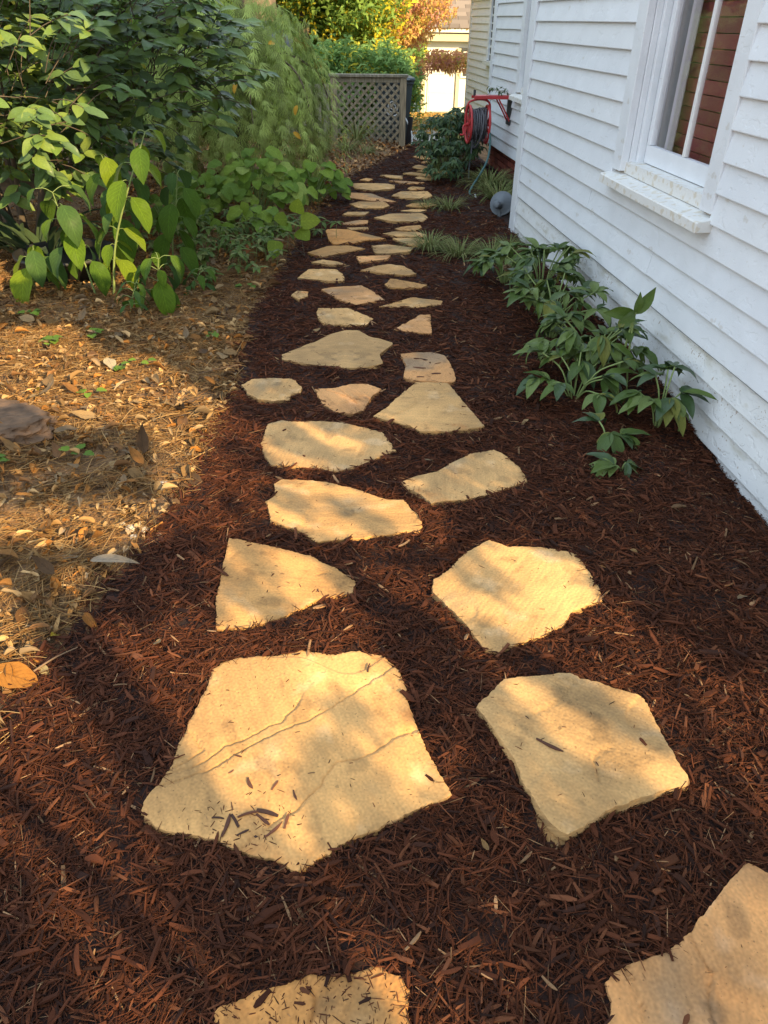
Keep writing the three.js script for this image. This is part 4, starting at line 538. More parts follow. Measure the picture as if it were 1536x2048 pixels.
// lace leaf maple: thread fine leaves hanging in tiers
function laceLeaf() { const out = []; for (let i = 1; i < 6; i++) { const a = (i - 3) * 0.34, g = leafGeo({ L: 0.1 * (1 - 0.12 * Math.abs(i - 3)), W: 0.0055, n: 3, fold: 0.1, droop: 0.5, wave: 0.1, shape: 'lance', sd: i }); g.rotateY(a); out.push(g); } return mergeGeometries(out); }
{ setSeed(202); const t = thing('lace_leaf_maple', 'weeping lace leaf maple with feathery green foliage', 'tree', [-0.68, gh(-0.68, -9), -9]);
  part('trunk', tube([[0.05, -0.1, 0], [0, 0.35, 0.03], [-0.1, 0.75, 0], [-0.05, 1.2, 0.05]], (q) => 0.075 * (1 - 0.55 * q), 16, 9), M.bark, t);
  for (let i = 0; i < 9; i++) { const a = i * 0.7; part('limb', tube([[-0.05, 0.8, 0], [Math.cos(a) * 0.4, 1.25, Math.sin(a) * 0.35], [Math.cos(a) * 0.8, 1.1, Math.sin(a) * 0.7], [Math.cos(a) * 0.98, 0.7, Math.sin(a) * 0.86]], (q) => 0.026 * (1 - 0.85 * q), 14, 5), M.bark, t); }
  const mat = new THREE.MeshPhysicalMaterial({ color: 0xffffff, roughness: 0.95, specularIntensity: 0.22, transmission: 0.35, thickness: 0, side: THREE.DoubleSide }), items = [];
  for (let i = 0; i < 320; i++) {                                   // arching sprays that fall outward over the dome
    const az = rr(0, 6.283), e0 = rr(0.1, 1.45), e1 = e0 - rr(0.5, 1.1), r0 = rr(0.5, 0.98) + 0.26 * nz(Math.cos(az) * 2, Math.sin(az) * 2, e0 * 2), tone = rr(0.5, 1.5), warm = R() < 0.012;
    for (let j = 0; j < 34; j++) { const u = j / 33, e = e0 + (e1 - e0) * u, a = az + 0.25 * nz(i, u * 2), r = r0 + 0.12 * Math.sin(u * 2.6), d = dirOf(a, e), p = V(d.x * 1.0 * r + rr(-0.035, 0.035), 0.6 + Math.sin(e) * 1.22 * r + rr(-0.05, 0.02), d.z * 0.93 * r + rr(-0.035, 0.035)); if (p.y < 0.08) continue;
      const k = tone * rr(0.8, 1.2), h = Math.max(0.2, Math.cos(e)); items.push({ p, q: orient(V(Math.sin(a) * h * 0.8 + rr(-0.6, 0.6), rr(-1.3, -0.1), Math.cos(a) * h * 0.8 + rr(-0.6, 0.6)), V(d.x, 1, d.z)), s: rr(0.8, 1.6), c: warm ? col(0.45 * k, 0.32 * k, 0.07 * k) : col(0.42 * k, 0.5 * k, 0.15 * k) }); } }
  instanced('crown', laceLeaf(), mat, items, t, true);
  const yl = new THREE.MeshPhysicalMaterial({ color: col(0.65, 0.36, 0.03), roughness: 0.95, transmission: 0.3, thickness: 0, side: THREE.DoubleSide }), yg = leafGeo({ L: 0.1, W: 0.05, droop: 1.0, fold: 0.3 });
  for (const [x, y, z] of [[0.55, 0.62, 0.75], [0.05, 1.05, 0.95], [0.35, 1.35, 0.6], [-0.2, 1.3, 0.9], [0.6, 0.85, 0.7]]) { const m = part('caught_leaf', yg, yl, t); m.position.set(x, y, z); m.rotation.set(0.8, rr(0, 6), 0.2); } }

// a leafy stem: nodes with stalked leaves
function stemPlant(t, path, o) {
  const c = new THREE.CatmullRomCurve3(path.map((p) => V(...p))), r = o.r ?? 0.006; part('stem', tube(path, (q) => r * (1 - 0.6 * q), 18, 6), o.stem || M.greenStem, t);
  const items = [], stalks = [];
  for (let i = 0; i < o.nodes; i++) { const u = o.from + ((1 - o.from) * i) / (o.nodes - 1 || 1), p = c.getPointAt(u), k = o.per ?? 2, a0 = i * 1.57 + rr(-0.4, 0.4) + (o.az ?? 0);
    for (let j = 0; j < k; j++) { const a = a0 + (j * 6.283) / k, pl = o.petiole * rr(0.6, 1.2), side = V(Math.cos(a), 0, Math.sin(a)), tip = p.clone().addScaledVector(side, pl).add(V(0, pl * (o.rise ?? 0.3), 0)); stalks.push(tube([p, p.clone().lerp(tip, 0.5).add(V(0, pl * 0.15, 0)), tip], 0.0022, 5, 4)); items.push({ p: tip, q: orient(side.clone().add(V(0, -(o.hang ?? 0.5) * rr(0.6, 1.4), 0)), V(side.x * 0.2, 1, side.z * 0.2 + 0.25)), s: rr(0.5, 1.15) * (1 - 0.35 * Math.max(0, u - 0.75) * 4 * (o.taper ?? 0.6)), g: Math.floor(R() * 3), m: Math.floor(R() * 4) }); } }
  addLeaves(t, items, o.geos, o.mats, 400); const s = part('leaf_stalk', mergeGeometries(stalks), o.stem || M.greenStem, t); return t;
}
const bigGeos = [leafGeo({ L: 0.26, W: 0.14, fold: 0.25, droop: 1.1, shape: 'lance', n: 9, sd: 1 }), leafGeo({ L: 0.28, W: 0.14, fold: 0.15, droop: 1.35, shape: 'lance', n: 9, sd: 2 }), leafGeo({ L: 0.23, W: 0.13, fold: 0.35, droop: 0.8, shape: 'lance', n: 9, sd: 3 })];
const bigMats = [leafMat([0.169, 0.293, 0.019], VT.big, { t: 0.45, gloss: 0.05, bump: 0.005 }), leafMat([0.111, 0.215, 0.021], VT.big, { t: 0.4, gloss: 0.06, bump: 0.005 }), leafMat([0.286, 0.403, 0.022], VT.big, { t: 0.5, gloss: 0.04, bump: 0.005 }), leafMat([0.085, 0.169, 0.039], VT.big, { t: 0.35, gloss: 0.1 })];
setSeed(303);
const G = (x, z) => [x, gh(x, z), z];
stemPlant(thing('drooping_plant', 'tall arching plant with big drooping bright green leaves', 'plant', G(-1.32, -5.05)), [[0, 0, 0], [0.06, 0.3, 0], [0.18, 0.6, 0.02], [0.36, 0.98, 0]], { nodes: 9, from: 0.22, per: 2, petiole: 0.06, hang: 0.75, geos: bigGeos, mats: bigMats, r: 0.009, az: 0.3 });
stemPlant(thing('drooping_plant', 'short drooping plant with big bright leaves beside the black tub', 'plant', G(-1.42, -5.0)), [[0, 0, 0], [-0.03, 0.25, 0.02], [-0.1, 0.5, 0.03], [-0.12, 0.66, 0.05]], { nodes: 6, from: 0.35, per: 2, petiole: 0.09, hang: 0.7, geos: bigGeos, mats: bigMats, r: 0.007, az: 0.9 });
stemPlant(thing('drooping_plant', 'low dark green plant with hanging leaves at the foot of the tall arching one', 'plant', G(-1.0, -4.85)), [[0, 0, 0], [0.02, 0.15, 0.02], [0.05, 0.32, 0.03]], { nodes: 4, from: 0.35, per: 3, petiole: 0.07, hang: 0.8, geos: bigGeos, mats: [bigMats[1], bigMats[3], bigMats[1], bigMats[0]], r: 0.006 });
stemPlant(thing('drooping_plant', 'leaning green plant at the rim of the black tub away from the path', 'plant', G(-1.85, -5.1)), [[0, 0, 0], [0.05, 0.15, 0.05], [0.1, 0.3, 0.1]], { nodes: 4, from: 0.4, per: 2, petiole: 0.07, hang: 0.9, geos: bigGeos, mats: bigMats, r: 0.006 });
stemPlant(thing('drooping_plant', 'slim drooping plant rising between the tall arching one and the tub', 'plant', G(-1.28, -5.3)), [[0, 0, 0], [0.0, 0.3, 0], [0.02, 0.55, 0.02], [0.0, 0.8, 0.05]], { nodes: 7, from: 0.3, per: 2, petiole: 0.08, hang: 0.8, geos: bigGeos, mats: bigMats, r: 0.007, az: 1.2 });
stemPlant(thing('drooping_plant', 'broad leaved plant behind the tall arching one with pale undersides', 'plant', G(-0.98, -5.45)), [[0, 0, 0], [0.02, 0.25, 0], [0.08, 0.5, 0.02], [0.12, 0.7, 0.04]], { nodes: 6, from: 0.3, per: 2, petiole: 0.08, hang: 0.7, geos: bigGeos, mats: [bigMats[1], bigMats[3], bigMats[0], bigMats[1]], r: 0.007, az: 0.5 });
for (const [x, z, h, lb] of [[-0.82, -5.2, 0.16, 'low dark leafy sprig beside the tall arching plant'], [-1.15, -4.7, 0.2, 'tangled green sprig in front of the tall arching plant']]) stemPlant(thing('leafy_sprig', lb, 'plant', G(x, z)), [[0, 0, 0], [0.03, h * 0.5, 0.02], [0.07, h, 0.03]], { nodes: 4, from: 0.3, per: 3, petiole: 0.05, hang: 0.4, geos: [leafGeo({ L: 0.13, W: 0.05, droop: 0.8, shape: 'lance' })], mats: [bigMats[1], bigMats[3]], r: 0.004 });

// heart leaved shrubs
const heartGeos = [leafGeo({ L: 0.135, W: 0.13, fold: 0.15, droop: 0.35, shape: 'heart', n: 9, sd: 1, base: 0.02 }), leafGeo({ L: 0.125, W: 0.12, fold: 0.25, droop: 0.6, shape: 'heart', n: 9, sd: 2, base: 0.02 }), leafGeo({ L: 0.14, W: 0.13, fold: 0.05, droop: 0.2, shape: 'heart', n: 9, sd: 4, base: 0.02 })];
const heartMats = [leafMat([0.338, 0.481, 0.065], VT.heart, { t: 0.35, gloss: 0.08 }), leafMat([0.260, 0.416, 0.052], VT.heart, { t: 0.35, gloss: 0.08 }), leafMat([0.429, 0.546, 0.117], VT.heart, { t: 0.3, gloss: 0.08 }), leafMat([0.195, 0.325, 0.046], VT.heart, { t: 0.3, gloss: 0.1 })];
function heartShrub(label, x, z, w, h, n, mats = heartMats) {
  const t = thing('heart_leaved_plant', label, 'plant', G(x, z)), items = [], stalks = [];
  for (let i = 0; i < n; i++) { const a = rr(0, 6.283), r = Math.sqrt(R()), p = V(Math.cos(a) * r * w, h * (0.35 + 0.65 * R()) * (1.05 - 0.55 * r * r), Math.sin(a) * r * w * 0.7), out = V(Math.cos(a) * 0.8 + rr(-0.3, 0.3), rr(-0.7, -0.05), Math.sin(a) * 0.5 + 0.55); items.push({ p, q: orient(out, V(0, 1, 0.35)), s: rr(0.7, 1.15), g: Math.floor(R() * 3), m: Math.floor(R() * 4) });
    if (i % 2 === 0) stalks.push(tube([[p.x * 0.15, 0, p.z * 0.15], [p.x * 0.5, p.y * 0.7, p.z * 0.5], p], 0.0032, 6, 4)); }
  addLeaves(t, items, heartGeos, mats, 300); part('stems', mergeGeometries(stalks), M.greenStem, t); return t;
}
setSeed(404);
heartShrub('spreading shrub with broad heart shaped leaves under the lacy maple', -0.5, -7.6, 0.55, 0.58, 95);
heartShrub('heart leaved plant trailing toward the mulch beside the lacy maple', 0.05, -8.15, 0.36, 0.42, 52, [heartMats[1], heartMats[3], heartMats[0], heartMats[3]]);
heartShrub('low heart leaved clump between the drooping plants and the lacy maple', -1.25, -6.9, 0.4, 0.32, 38, [heartMats[1], heartMats[3], heartMats[0], heartMats[3]]);
heartShrub('dense low heart leaved patch behind the whorled ground cover', -0.95, -7.35, 0.42, 0.4, 46);
heartShrub('small heart leaved clump in the litter facing the bright seedling', -0.5, -6.75, 0.3, 0.28, 26);
const limeMats = [leafMat([0.364, 0.468, 0.046], VT.heart, { t: 0.5 }), leafMat([0.286, 0.403, 0.039], VT.heart, { t: 0.5 })];
{ const t = thing('seedling', 'bright lime green seedling with rounded leaves at the mulch edge', 'plant', G(-0.1, -6.1)), items = []; for (const [x, y, z, a, e] of [[-0.17, 0.16, 0.16, -0.3, -0.9], [-0.09, 0.3, 0, -0.8, 0.2], [0.0, 0.36, 0, 0.2, 0.9], [0.05, 0.29, 0.02, 1.4, 0.1], [-0.02, 0.27, 0.04, 3.0, -0.1], [0.02, 0.22, 0.03, 0.6, -0.3]]) items.push({ p: V(x, y, z), q: orient(dirOf(a, e), V(0, 0.6, 1)), s: rr(0.8, 1.1), g: 0, m: Math.floor(R() * 2) });
  addLeaves(t, items, [heartGeos[2]], limeMats, 50); part('stem', tube([[0.05, 0, 0], [0.03, 0.15, 0], [0, 0.33, 0]], 0.003, 8, 5), M.darkStem, t); part('stem', tube([[0.05, 0.02, 0], [-0.08, 0.15, 0.08], [-0.17, 0.18, 0.15]], 0.0025, 8, 5), M.darkStem, t); }

// dark ground cover under the shrubs
const whorlGeos = [leafGeo({ L: 0.085, W: 0.032, droop: 0.6, fold: 0.3, shape: 'lance', sd: 2 }), leafGeo({ L: 0.075, W: 0.034, droop: 0.9, fold: 0.2, shape: 'lance', sd: 6 })];
const whorlMats = [leafMat([0.172, 0.253, 0.052], VT.fine, { gloss: 0.2 }), leafMat([0.127, 0.207, 0.046], VT.fine, { gloss: 0.25 }), leafMat([0.276, 0.322, 0.103], VT.fine, { gloss: 0.15 })];
setSeed(505);
[[-0.75, -6.5], [-0.55, -6.2], [-0.35, -6.65], [-1.0, -6.1], [-0.25, -7.0], [-1.35, -6.2], [-0.7, -5.75], [0.0, -6.75], [-0.95, -5.55], [-0.9, -6.7], [-0.55, -7.0], [-1.15, -6.45], [-0.45, -5.95], [-0.8, -6.1], [-0.6, -5.5], [-0.28, -6.3]].forEach(([x, z]) => { const t = thing('ground_cover_plant', 'low whorled dark green ground cover plant in the leaf litter below the shrubs', 'plant', G(x, z), 0, 'ground cover below the shrubs'), items = [], st = [];
  for (let s = 0; s < 8; s++) { const b = V(rr(-0.22, 0.22), 0, rr(-0.18, 0.18)), top = b.clone().add(V(rr(-0.04, 0.04), rr(0.06, 0.2), rr(-0.02, 0.06))); st.push(tube([b, b.clone().lerp(top, 0.5), top], 0.002, 4, 4)); const k = 6; for (let j = 0; j < k; j++) { const a = (j * 6.283) / k + rr(-0.3, 0.3); items.push({ p: top, q: orient(V(Math.cos(a), rr(-0.2, 0.4), Math.sin(a))), s: rr(0.8, 1.25), g: j, m: Math.floor(R() * 3) }); } }
  addLeaves(t, items, whorlGeos, whorlMats, 60); part('stems', mergeGeometries(st), M.greenStem, t); });

// broad strap leaved plant and black tub
{ setSeed(606); const t = thing('cast_iron_plant', 'dark clump of long broad leaves in front of the camellia', 'plant', G(-2.0, -5.75)), geos = [leafGeo({ L: 0.5, W: 0.085, droop: 1.3, shape: 'strap', n: 10, fold: 0.3 }), leafGeo({ L: 0.42, W: 0.075, droop: 0.9, shape: 'strap', n: 10, fold: 0.3 })], items = [];
  for (let i = 0; i < 34; i++) { const a = rr(0, 6.283); items.push({ p: V(Math.cos(a) * rr(0, 0.3), 0.12, Math.sin(a) * rr(0, 0.15)), q: orient(V(Math.cos(a) * rr(0.3, 1), rr(0.5, 1.4), Math.sin(a) * rr(0.3, 1))), s: rr(0.7, 1.2), g: i, m: i }); }
  addLeaves(t, items, geos, [leafMat([0.092, 0.149, 0.063], VT.fine, { gloss: 0.4 }), leafMat([0.069, 0.115, 0.046], VT.fine, { gloss: 0.4 })], 60); }
M.plastic = new THREE.MeshStandardMaterial({ color: col(0.018, 0.017, 0.016), roughness: 0.55 });
solo('plant_tub', new THREE.LatheGeometry([[0, 0.01], [0.27, 0.01], [0.33, 0.17], [0.35, 0.175], [0.352, 0.2], [0.325, 0.2], [0.3, 0.12], [0, 0.11]].map((a) => new THREE.Vector2(...a)), 44).translate(0, 0, 0), M.plastic, 'shallow black plastic tub half hidden by drooping leaves', 'tub').position.set(-1.72, gh(-1.72, -5.55) - 0.03, -5.55);

// hellebores along the wall: stalks with hand shaped leaves of long leaflets
const helGeos = [leafGeo({ L: 0.17, W: 0.076, droop: 0.75, fold: 0.3, shape: 'lance', n: 8, sd: 1 }), leafGeo({ L: 0.165, W: 0.074, droop: 1.1, fold: 0.2, shape: 'lance', n: 8, sd: 2 }), leafGeo({ L: 0.18, W: 0.074, droop: 0.5, fold: 0.35, shape: 'lance', n: 8, sd: 3 }), leafGeo({ L: 0.17, W: 0.06, droop: 1.5, fold: 0.45, wave: 0.09, shape: 'lance', n: 8, sd: 5 })];
const helMats = [leafMat([0.098, 0.167, 0.029], VT.fine, { gloss: 0.6, t: 0.2, bump: 0.004 }), leafMat([0.138, 0.218, 0.034], VT.fine, { gloss: 0.5, t: 0.22, bump: 0.004 }), leafMat([0.063, 0.121, 0.034], VT.fine, { gloss: 0.75, bump: 0.004, t: 0.15 }), leafMat([0.218, 0.299, 0.081], VT.fine, { gloss: 0.4, t: 0.25 }), leafMat([0.276, 0.287, 0.057], VT.fine, { gloss: 0.3, t: 0.3 })];
function hellebore(label, x, z, n, w, h, name = 'hellebore') { const t = thing(name, label, 'plant', [x, bedH(x, z), z]), items = [];
  for (let i = 0; i < n; i++) { const a = (i / n) * 6.283 + rr(-0.4, 0.4), r = w * rr(0.35, 1), hub = V(Math.cos(a) * r, h * rr(0.55, 1.1), Math.sin(a) * r); if (x + hub.x > 1.7) hub.x = 1.7 - x - rr(0, 0.1);
    part('stalk', tube([[hub.x * 0.1, 0, hub.z * 0.1], [hub.x * 0.45, hub.y * 0.7, hub.z * 0.45], hub], 0.0042, 8, 5), M.greenStem, t);
    const k = 4 + Math.floor(R() * 4), tilt = rr(-0.5, 0.7), out = V(Math.cos(a), 0, Math.sin(a)); for (let j = 0; j < k; j++) { const b = a + ((j / (k - 1)) - 0.5) * rr(2.2, 3.4) + rr(-0.25, 0.25), d = V(Math.cos(b), rr(-0.3, 0.3) + tilt, Math.sin(b)).addScaledVector(out, 0.2); if (x + hub.x + d.x * 0.14 > 1.78) d.x = Math.min(d.x, (1.78 - x - hub.x) / 0.16); items.push({ p: hub, q: orient(d, V(0, 1, 0)), s: rr(0.55, 1.1) * (1 - 0.3 * Math.abs(j / (k - 1) - 0.5)), g: Math.floor(R() * 4), m: R() < 0.06 ? 4 : Math.floor(R() * 4) }); } }
  addLeaves(t, items, helGeos, helMats, 300, 'leaflet'); return t; }
setSeed(707);
hellebore('hellebore clump meeting the grassy tufts beside the white siding', 1.40, -5.35, 17, 0.24, 0.24);
hellebore('big leafy hellebore clump touching the siding with a dry brown flower beside it', 1.5, -4.75, 24, 0.27, 0.36);
hellebore('spreading hellebore with glossy leaves leaning over the mulch', 1.42, -4.2, 22, 0.28, 0.3);
hellebore('dark hellebore behind the tall bare stem by the siding', 1.46, -3.6, 21, 0.27, 0.28);
hellebore('splayed hellebore reaching out from the siding toward the trapezoid flagstone', 1.3, -3.35, 12, 0.22, 0.2);
hellebore('hellebore tuft against the siding at the end of the row', 1.62, -3.05, 8, 0.13, 0.26);
hellebore('low flat hellebore with pale star of leaves on open mulch', 1.3, -2.86, 3, 0.08, 0.07);
hellebore('tiny hellebore sprig alone on open mulch', 1.28, -2.62, 2, 0.04, 0.04);
{ const t = thing('tall_stem_plant', 'two bare upright stems topped with pointed leaves against the siding', 'plant', [1.55, bedH(1.55, -3.45), -3.45]), items = [];
  part('stem', tube([[0, 0, 0], [0.01, 0.2, 0], [0.02, 0.42, 0.02]], 0.006, 10, 6), M.greenStem, t); part('stem', tube([[0.06, 0, 0.02], [0.03, 0.2, 0.02], [0.02, 0.36, 0.02]], 0.005, 10, 6), M.greenStem, t);
  for (const [a, e] of [[0.3, 1.35], [1.5, 0.95], [-1.4, 0.1], [-2.2, -0.1], [-0.7, 0.0]]) items.push({ p: V(0.02, 0.41, 0.02), q: orient(dirOf(a, e), V(0, 0.3, 1)), s: rr(0.9, 1.15), g: 2, m: 3 });
  items.forEach((it) => { it.s = rr(0.6, 0.9); }); addLeaves(t, items, helGeos, [helMats[3], helMats[1]], 20); }
{ const t = thing('flower_head', 'round dry brown flower head among the hellebore leaves', 'flower', [1.33, bedH(1.33, -5.05) + 0.2, -5.05]); const g = leafGeo({ L: 0.035, W: 0.024, droop: 1.4, shape: 'oval', n: 4 }), m = leafMat([0.34, 0.2, 0.1], VT.dry); for (let i = 0; i < 26; i++) { const q = part('petal', g, m, t); q.quaternion.copy(orient(dirOf(i * 2.4, Math.asin(1 - (i / 26) * 1.7)))); } part('stem', tube([[0, 0, 0], [0.03, -0.1, 0], [0.05, -0.2, 0]], 0.003, 6, 4), M.greenStem, t); }

// grassy tufts
function bladeGeo(L, W, bend, sd) { return leafGeo({ L, W, droop: bend, shape: 'strap', n: 7, fold: 0.35, wave: 0, sd }); }
const bladeGeos = [bladeGeo(0.24, 0.007, 1.3, 0), bladeGeo(0.27, 0.0065, 1.9, 1), bladeGeo(0.2, 0.007, 0.8, 2)];
const bladeMats = [[0.2, 0.23, 0.08], [0.14, 0.18, 0.05], [0.27, 0.27, 0.1]].map((c) => new THREE.MeshPhysicalMaterial({ color: col(...c), roughness: 0.9, specularIntensity: 0.25, transmission: 0.2, thickness: 0, clearcoat: 0.15, clearcoatRoughness: 0.4, side: THREE.DoubleSide }));
function tuft(label, x, z, n, w, s, mats = bladeMats, group = 'grassy tufts along the wall side') { const t = thing('grass_tuft', label, 'grass tuft', [x, (x > 0 ? bedH(x, z) : gh(x, z)), z], 0, group); const per = mats.map(() => []);
  for (let i = 0; i < n; i++) { const a = rr(0, 6.283), r = w * Math.sqrt(R()), g = bladeGeos[i % 3].clone(); g.scale(s, s, s); g.applyQuaternion(orient(V(Math.cos(a) * rr(0.2, 0.9), rr(0.8, 1.5), Math.sin(a) * rr(0.2, 0.9)))); g.translate(Math.cos(a) * r * 0.6, 0, Math.sin(a) * r * 0.6); per[Math.floor(R() * mats.length)].push(g); }
  per.forEach((l, i) => l.length && (part('blades', mergeGeometries(l), mats[i], t).userData.kind = 'stuff')); return t; }
setSeed(808);
tuft('grassy tuft covering the edge of a flagstone', 0.98, -6.3, 150, 0.16, 0.95); tuft('grassy tuft between the other two in the row across the mulch', 1.2, -6.1, 150, 0.16, 1.0); tuft('grassy tuft beside the hellebores at the end of the row', 1.45, -6.0, 150, 0.16, 1.0);
tuft('grassy tuft at the siding corner', 1.66, -6.3, 90, 0.12, 0.7); tuft('grassy tuft beyond the end of the teal hose', 1.4, -7.85, 120, 0.15, 0.85); tuft('grassy tuft between hose tip and stones', 1.2, -7.95, 90, 0.12, 0.7);
tuft('large grassy clump at the brick foundation behind the grey regulator', 2.02, -8.3, 220, 0.2, 1.3); tuft('large grassy clump under the hose reel at the brick foundation', 2.05, -8.95, 220, 0.2, 1.35);
const yellowMats = [[0.2, 0.24, 0.07], [0.26, 0.25, 0.09], [0.14, 0.2, 0.06]].map((c) => { const m = bladeMats[0].clone(); m.color = col(...c); return m; });
for (const [x, z, s, l] of [[0.72, -11.9, 2.0, 'tall daylily clump in front of the lattice fence'], [0.55, -11.3, 1.4, 'yellow green daylily clump in dry leaves before the lattice'], [0.1, -11.0, 1.7, 'arching daylily clump beside the lacy maple'], [0.8, -11.2, 1.1, 'small daylily clump closest to the mulch before the lattice']]) tuft(l, x, z, 70, 0.16, s, yellowMats, 'daylily clumps before the fence').children.forEach((b) => b);

// bush under the hose reel and small ivy leaves
{ setSeed(909); const t = thing('leafy_bush', 'dense dark green bush growing under and around the hose reel', 'bush', [1.72, bedH(1.72, -10), -10]), items = [], st = [];
  const geos = [leafGeo({ L: 0.105, W: 0.036, droop: 0.8, fold: 0.3, shape: 'lance', sd: 1 }), leafGeo({ L: 0.095, W: 0.034, droop: 1.1, shape: 'lance', sd: 2 })], mats = [leafMat([0.069, 0.138, 0.046], VT.fine, { gloss: 0.35 }), leafMat([0.103, 0.178, 0.057], VT.fine, { gloss: 0.3 }), leafMat([0.052, 0.109, 0.046], VT.fine, { gloss: 0.4 }), leafMat([0.149, 0.218, 0.081], VT.fine, { gloss: 0.3 })];
  for (const [cx, cy, cz, rx, ry, rz, n] of [[0, 0.34, 0, 0.36, 0.34, 0.7, 130], [0.25, 0.36, -0.25, 0.28, 0.36, 0.45, 80], [-0.12, 0.2, 0.6, 0.2, 0.2, 0.4, 40]]) for (let i = 0; i < n; i++) { const d = dirOf(rr(0, 6.283), Math.asin(rr(-0.5, 1))), k = rr(0.7, 1.05), hub = V(cx + d.x * rx * k, Math.max(0.05, cy + d.y * ry * k), cz + d.z * rz * k); if (i % 3 === 0) st.push(tube([[cx * 0.5, 0, cz * 0.7], [hub.x * 0.8, hub.y * 0.5, hub.z * 0.8], hub], 0.004, 5, 4)); for (let j = 0; j < 6; j++) { const a = j * 1.05 + rr(-0.3, 0.3); items.push({ p: hub, q: orient(V(Math.cos(a) + d.x * 0.5, rr(-0.5, 0.2), Math.sin(a) + d.z * 0.5), V(0, 1, 0.2)), s: rr(0.75, 1.2), g: j, m: Math.floor(R() * 4) }); } }
  addLeaves(t, items, geos, mats, 260); part('stems', mergeGeometries(st), M.greenStem, t);
  const t2 = thing('leafy_sprig', 'leafy sprig and dry leaves lying on top of the red bracket', 'plant', [2.2, 0.91, -9.5]), it2 = []; for (let i = 0; i < 30; i++) it2.push({ p: V(rr(-0.12, 0.12), rr(0, 0.09), rr(-0.06, 0.06)), q: orient(dirOf(rr(0, 6.28), rr(-0.6, 0.6))), s: rr(0.5, 0.8), g: i, m: i < 18 ? 1 : 3 }); addLeaves(t2, it2, geos, mats, 40); }
{ setSeed(919); const g = leafGeo({ L: 0.05, W: 0.055, shape: 'heart', droop: 0.3, n: 6 }), mats = [leafMat([0.234, 0.377, 0.039], VT.heart), leafMat([0.156, 0.273, 0.033], VT.heart)];
  for (const [x, z, n] of [[-1.45, -4.12, 7], [-1.28, -4.25, 6], [-1.02, -3.78, 4], [-0.93, -3.85, 3], [-1.1, -3.45, 3], [-1.35, -2.75, 6], [-1.0, -2.85, 4], [-1.7, -4.6, 6], [-0.45, -5.25, 5], [-0.6, -4.3, 4]]) { const t = thing('ivy_sprig', 'small bright ivy sprig creeping through the leaf litter', 'ivy', G(x, z), 0, 'ivy sprigs in the leaf litter'); for (let i = 0; i < n; i++) { const a = rr(0, 6.28), m = part('leaf', g, pick(mats), t); m.position.set(Math.cos(a) * 0.05 * R(), rr(0.03, 0.06), Math.sin(a) * 0.05 * R()); m.quaternion.copy(orient(V(Math.cos(a), rr(-0.2, 0.3), Math.sin(a)))); m.scale.setScalar(rr(0.7, 1.1)); } } }

// ---------------------------------------------------------------- litter left of the mulch
const dryGeos = [leafGeo({ L: 0.09, W: 0.045, droop: 0.35, fold: 0.35, shape: 'dry', wave: 0.06, sd: 1 }), leafGeo({ L: 0.08, W: 0.04, droop: 1.2, fold: 0.5, shape: 'dry', wave: 0.08, sd: 2 }), leafGeo({ L: 0.1, W: 0.042, droop: -0.9, fold: 0.2, shape: 'lance', wave: 0.05, sd: 3 }), leafGeo({ L: 0.075, W: 0.05, droop: 0.2, fold: 0.1, shape: 'oval', wave: 0.05, sd: 4 }), leafGeo({ L: 0.085, W: 0.05, droop: 0.5, fold: 0.2, shape: 'dry', roll: 0.75, wave: 0.05, sd: 5 })];
const dryMats = [[0.36, 0.21, 0.085], [0.22, 0.11, 0.045], [0.46, 0.30, 0.14], [0.14, 0.08, 0.04], [0.38, 0.17, 0.045], [0.28, 0.19, 0.105]].map((c) => leafMat(c, VT.dry, { t: 0.15, gloss: 0.1 }));
const yellowLeaf = leafMat([0.6, 0.42, 0.03], VT.dry, { t: 0.3 }), orangeLeaf = leafMat([0.62, 0.25, 0.04], VT.dry, { t: 0.25 });
function onLitter(x, z) { return x < borderX(z) - 0.02 + 0.06 * nz(x * 6, z * 6, 9); }
setSeed(1001);
let made = 0;
while (made < 296) { const near = made < 225, z = near ? rr(-5.2, -1.2) : rr(-8, -4), x = near ? rr(-2.3, -0.2) : rr(-2.4, 0.2); if (!onLitter(x, z)) continue; const mi = Math.floor(R() * 6), m = solo('fallen_leaf', dryGeos[made % 5], dryMats[mi], `${['tan', 'dark brown', 'pale buff', 'blackish brown', 'rust orange', 'grey brown'][mi]} ${['oval', 'folded', 'narrow arched', 'rounded', 'rolled'][made % 5]} fallen leaf in the pine needle litter`, 'fallen leaf', 'dry fallen leaves in the litter'); m.position.set(x, gh(x, z) + rr(0.028, 0.055), z); m.rotation.set(rr(-0.5, 0.5), rr(0, 6.28), rr(-0.5, 0.5), 'YXZ'); m.scale.setScalar(rr(0.6, 1.45)); made++; }
// leaves that stand out
function leafAt(g, mat, label, x, y, z, rot, s) { const m = solo('fallen_leaf', g, mat, label, 'fallen leaf'); m.position.set(x, gh(x, z) + y, z); m.rotation.set(...rot, 'YXZ'); m.scale.setScalar(s); return m; }
leafAt(leafGeo({ L: 0.15, W: 0.085, droop: 0.2, fold: 0.12, shape: 'dry', wave: 0.05 }), orangeLeaf, 'large bright orange fallen leaf at the edge of the mulch', -0.955, 0.05, -1.6, [0.1, 1.25, 0.12], 1.0);
leafAt(leafGeo({ L: 0.17, W: 0.035, droop: 1.1, fold: 0.5, shape: 'lance', n: 12 }), leafMat([0.46, 0.36, 0.25], VT.dry, { t: 0.1 }), 'long curled pale leaf arched over the mulch edge', -0.79, 0.055, -2.09, [-0.35, 1.35, 0.5], 1.0);
leafAt(dryGeos[3], leafMat([0.6, 0.48, 0.3], VT.dry, { t: 0.15 }), 'pale round leaf lying in the sun patch on the litter', -1.1, 0.06, -3.84, [0.2, 0.5, -0.1], 1.35);
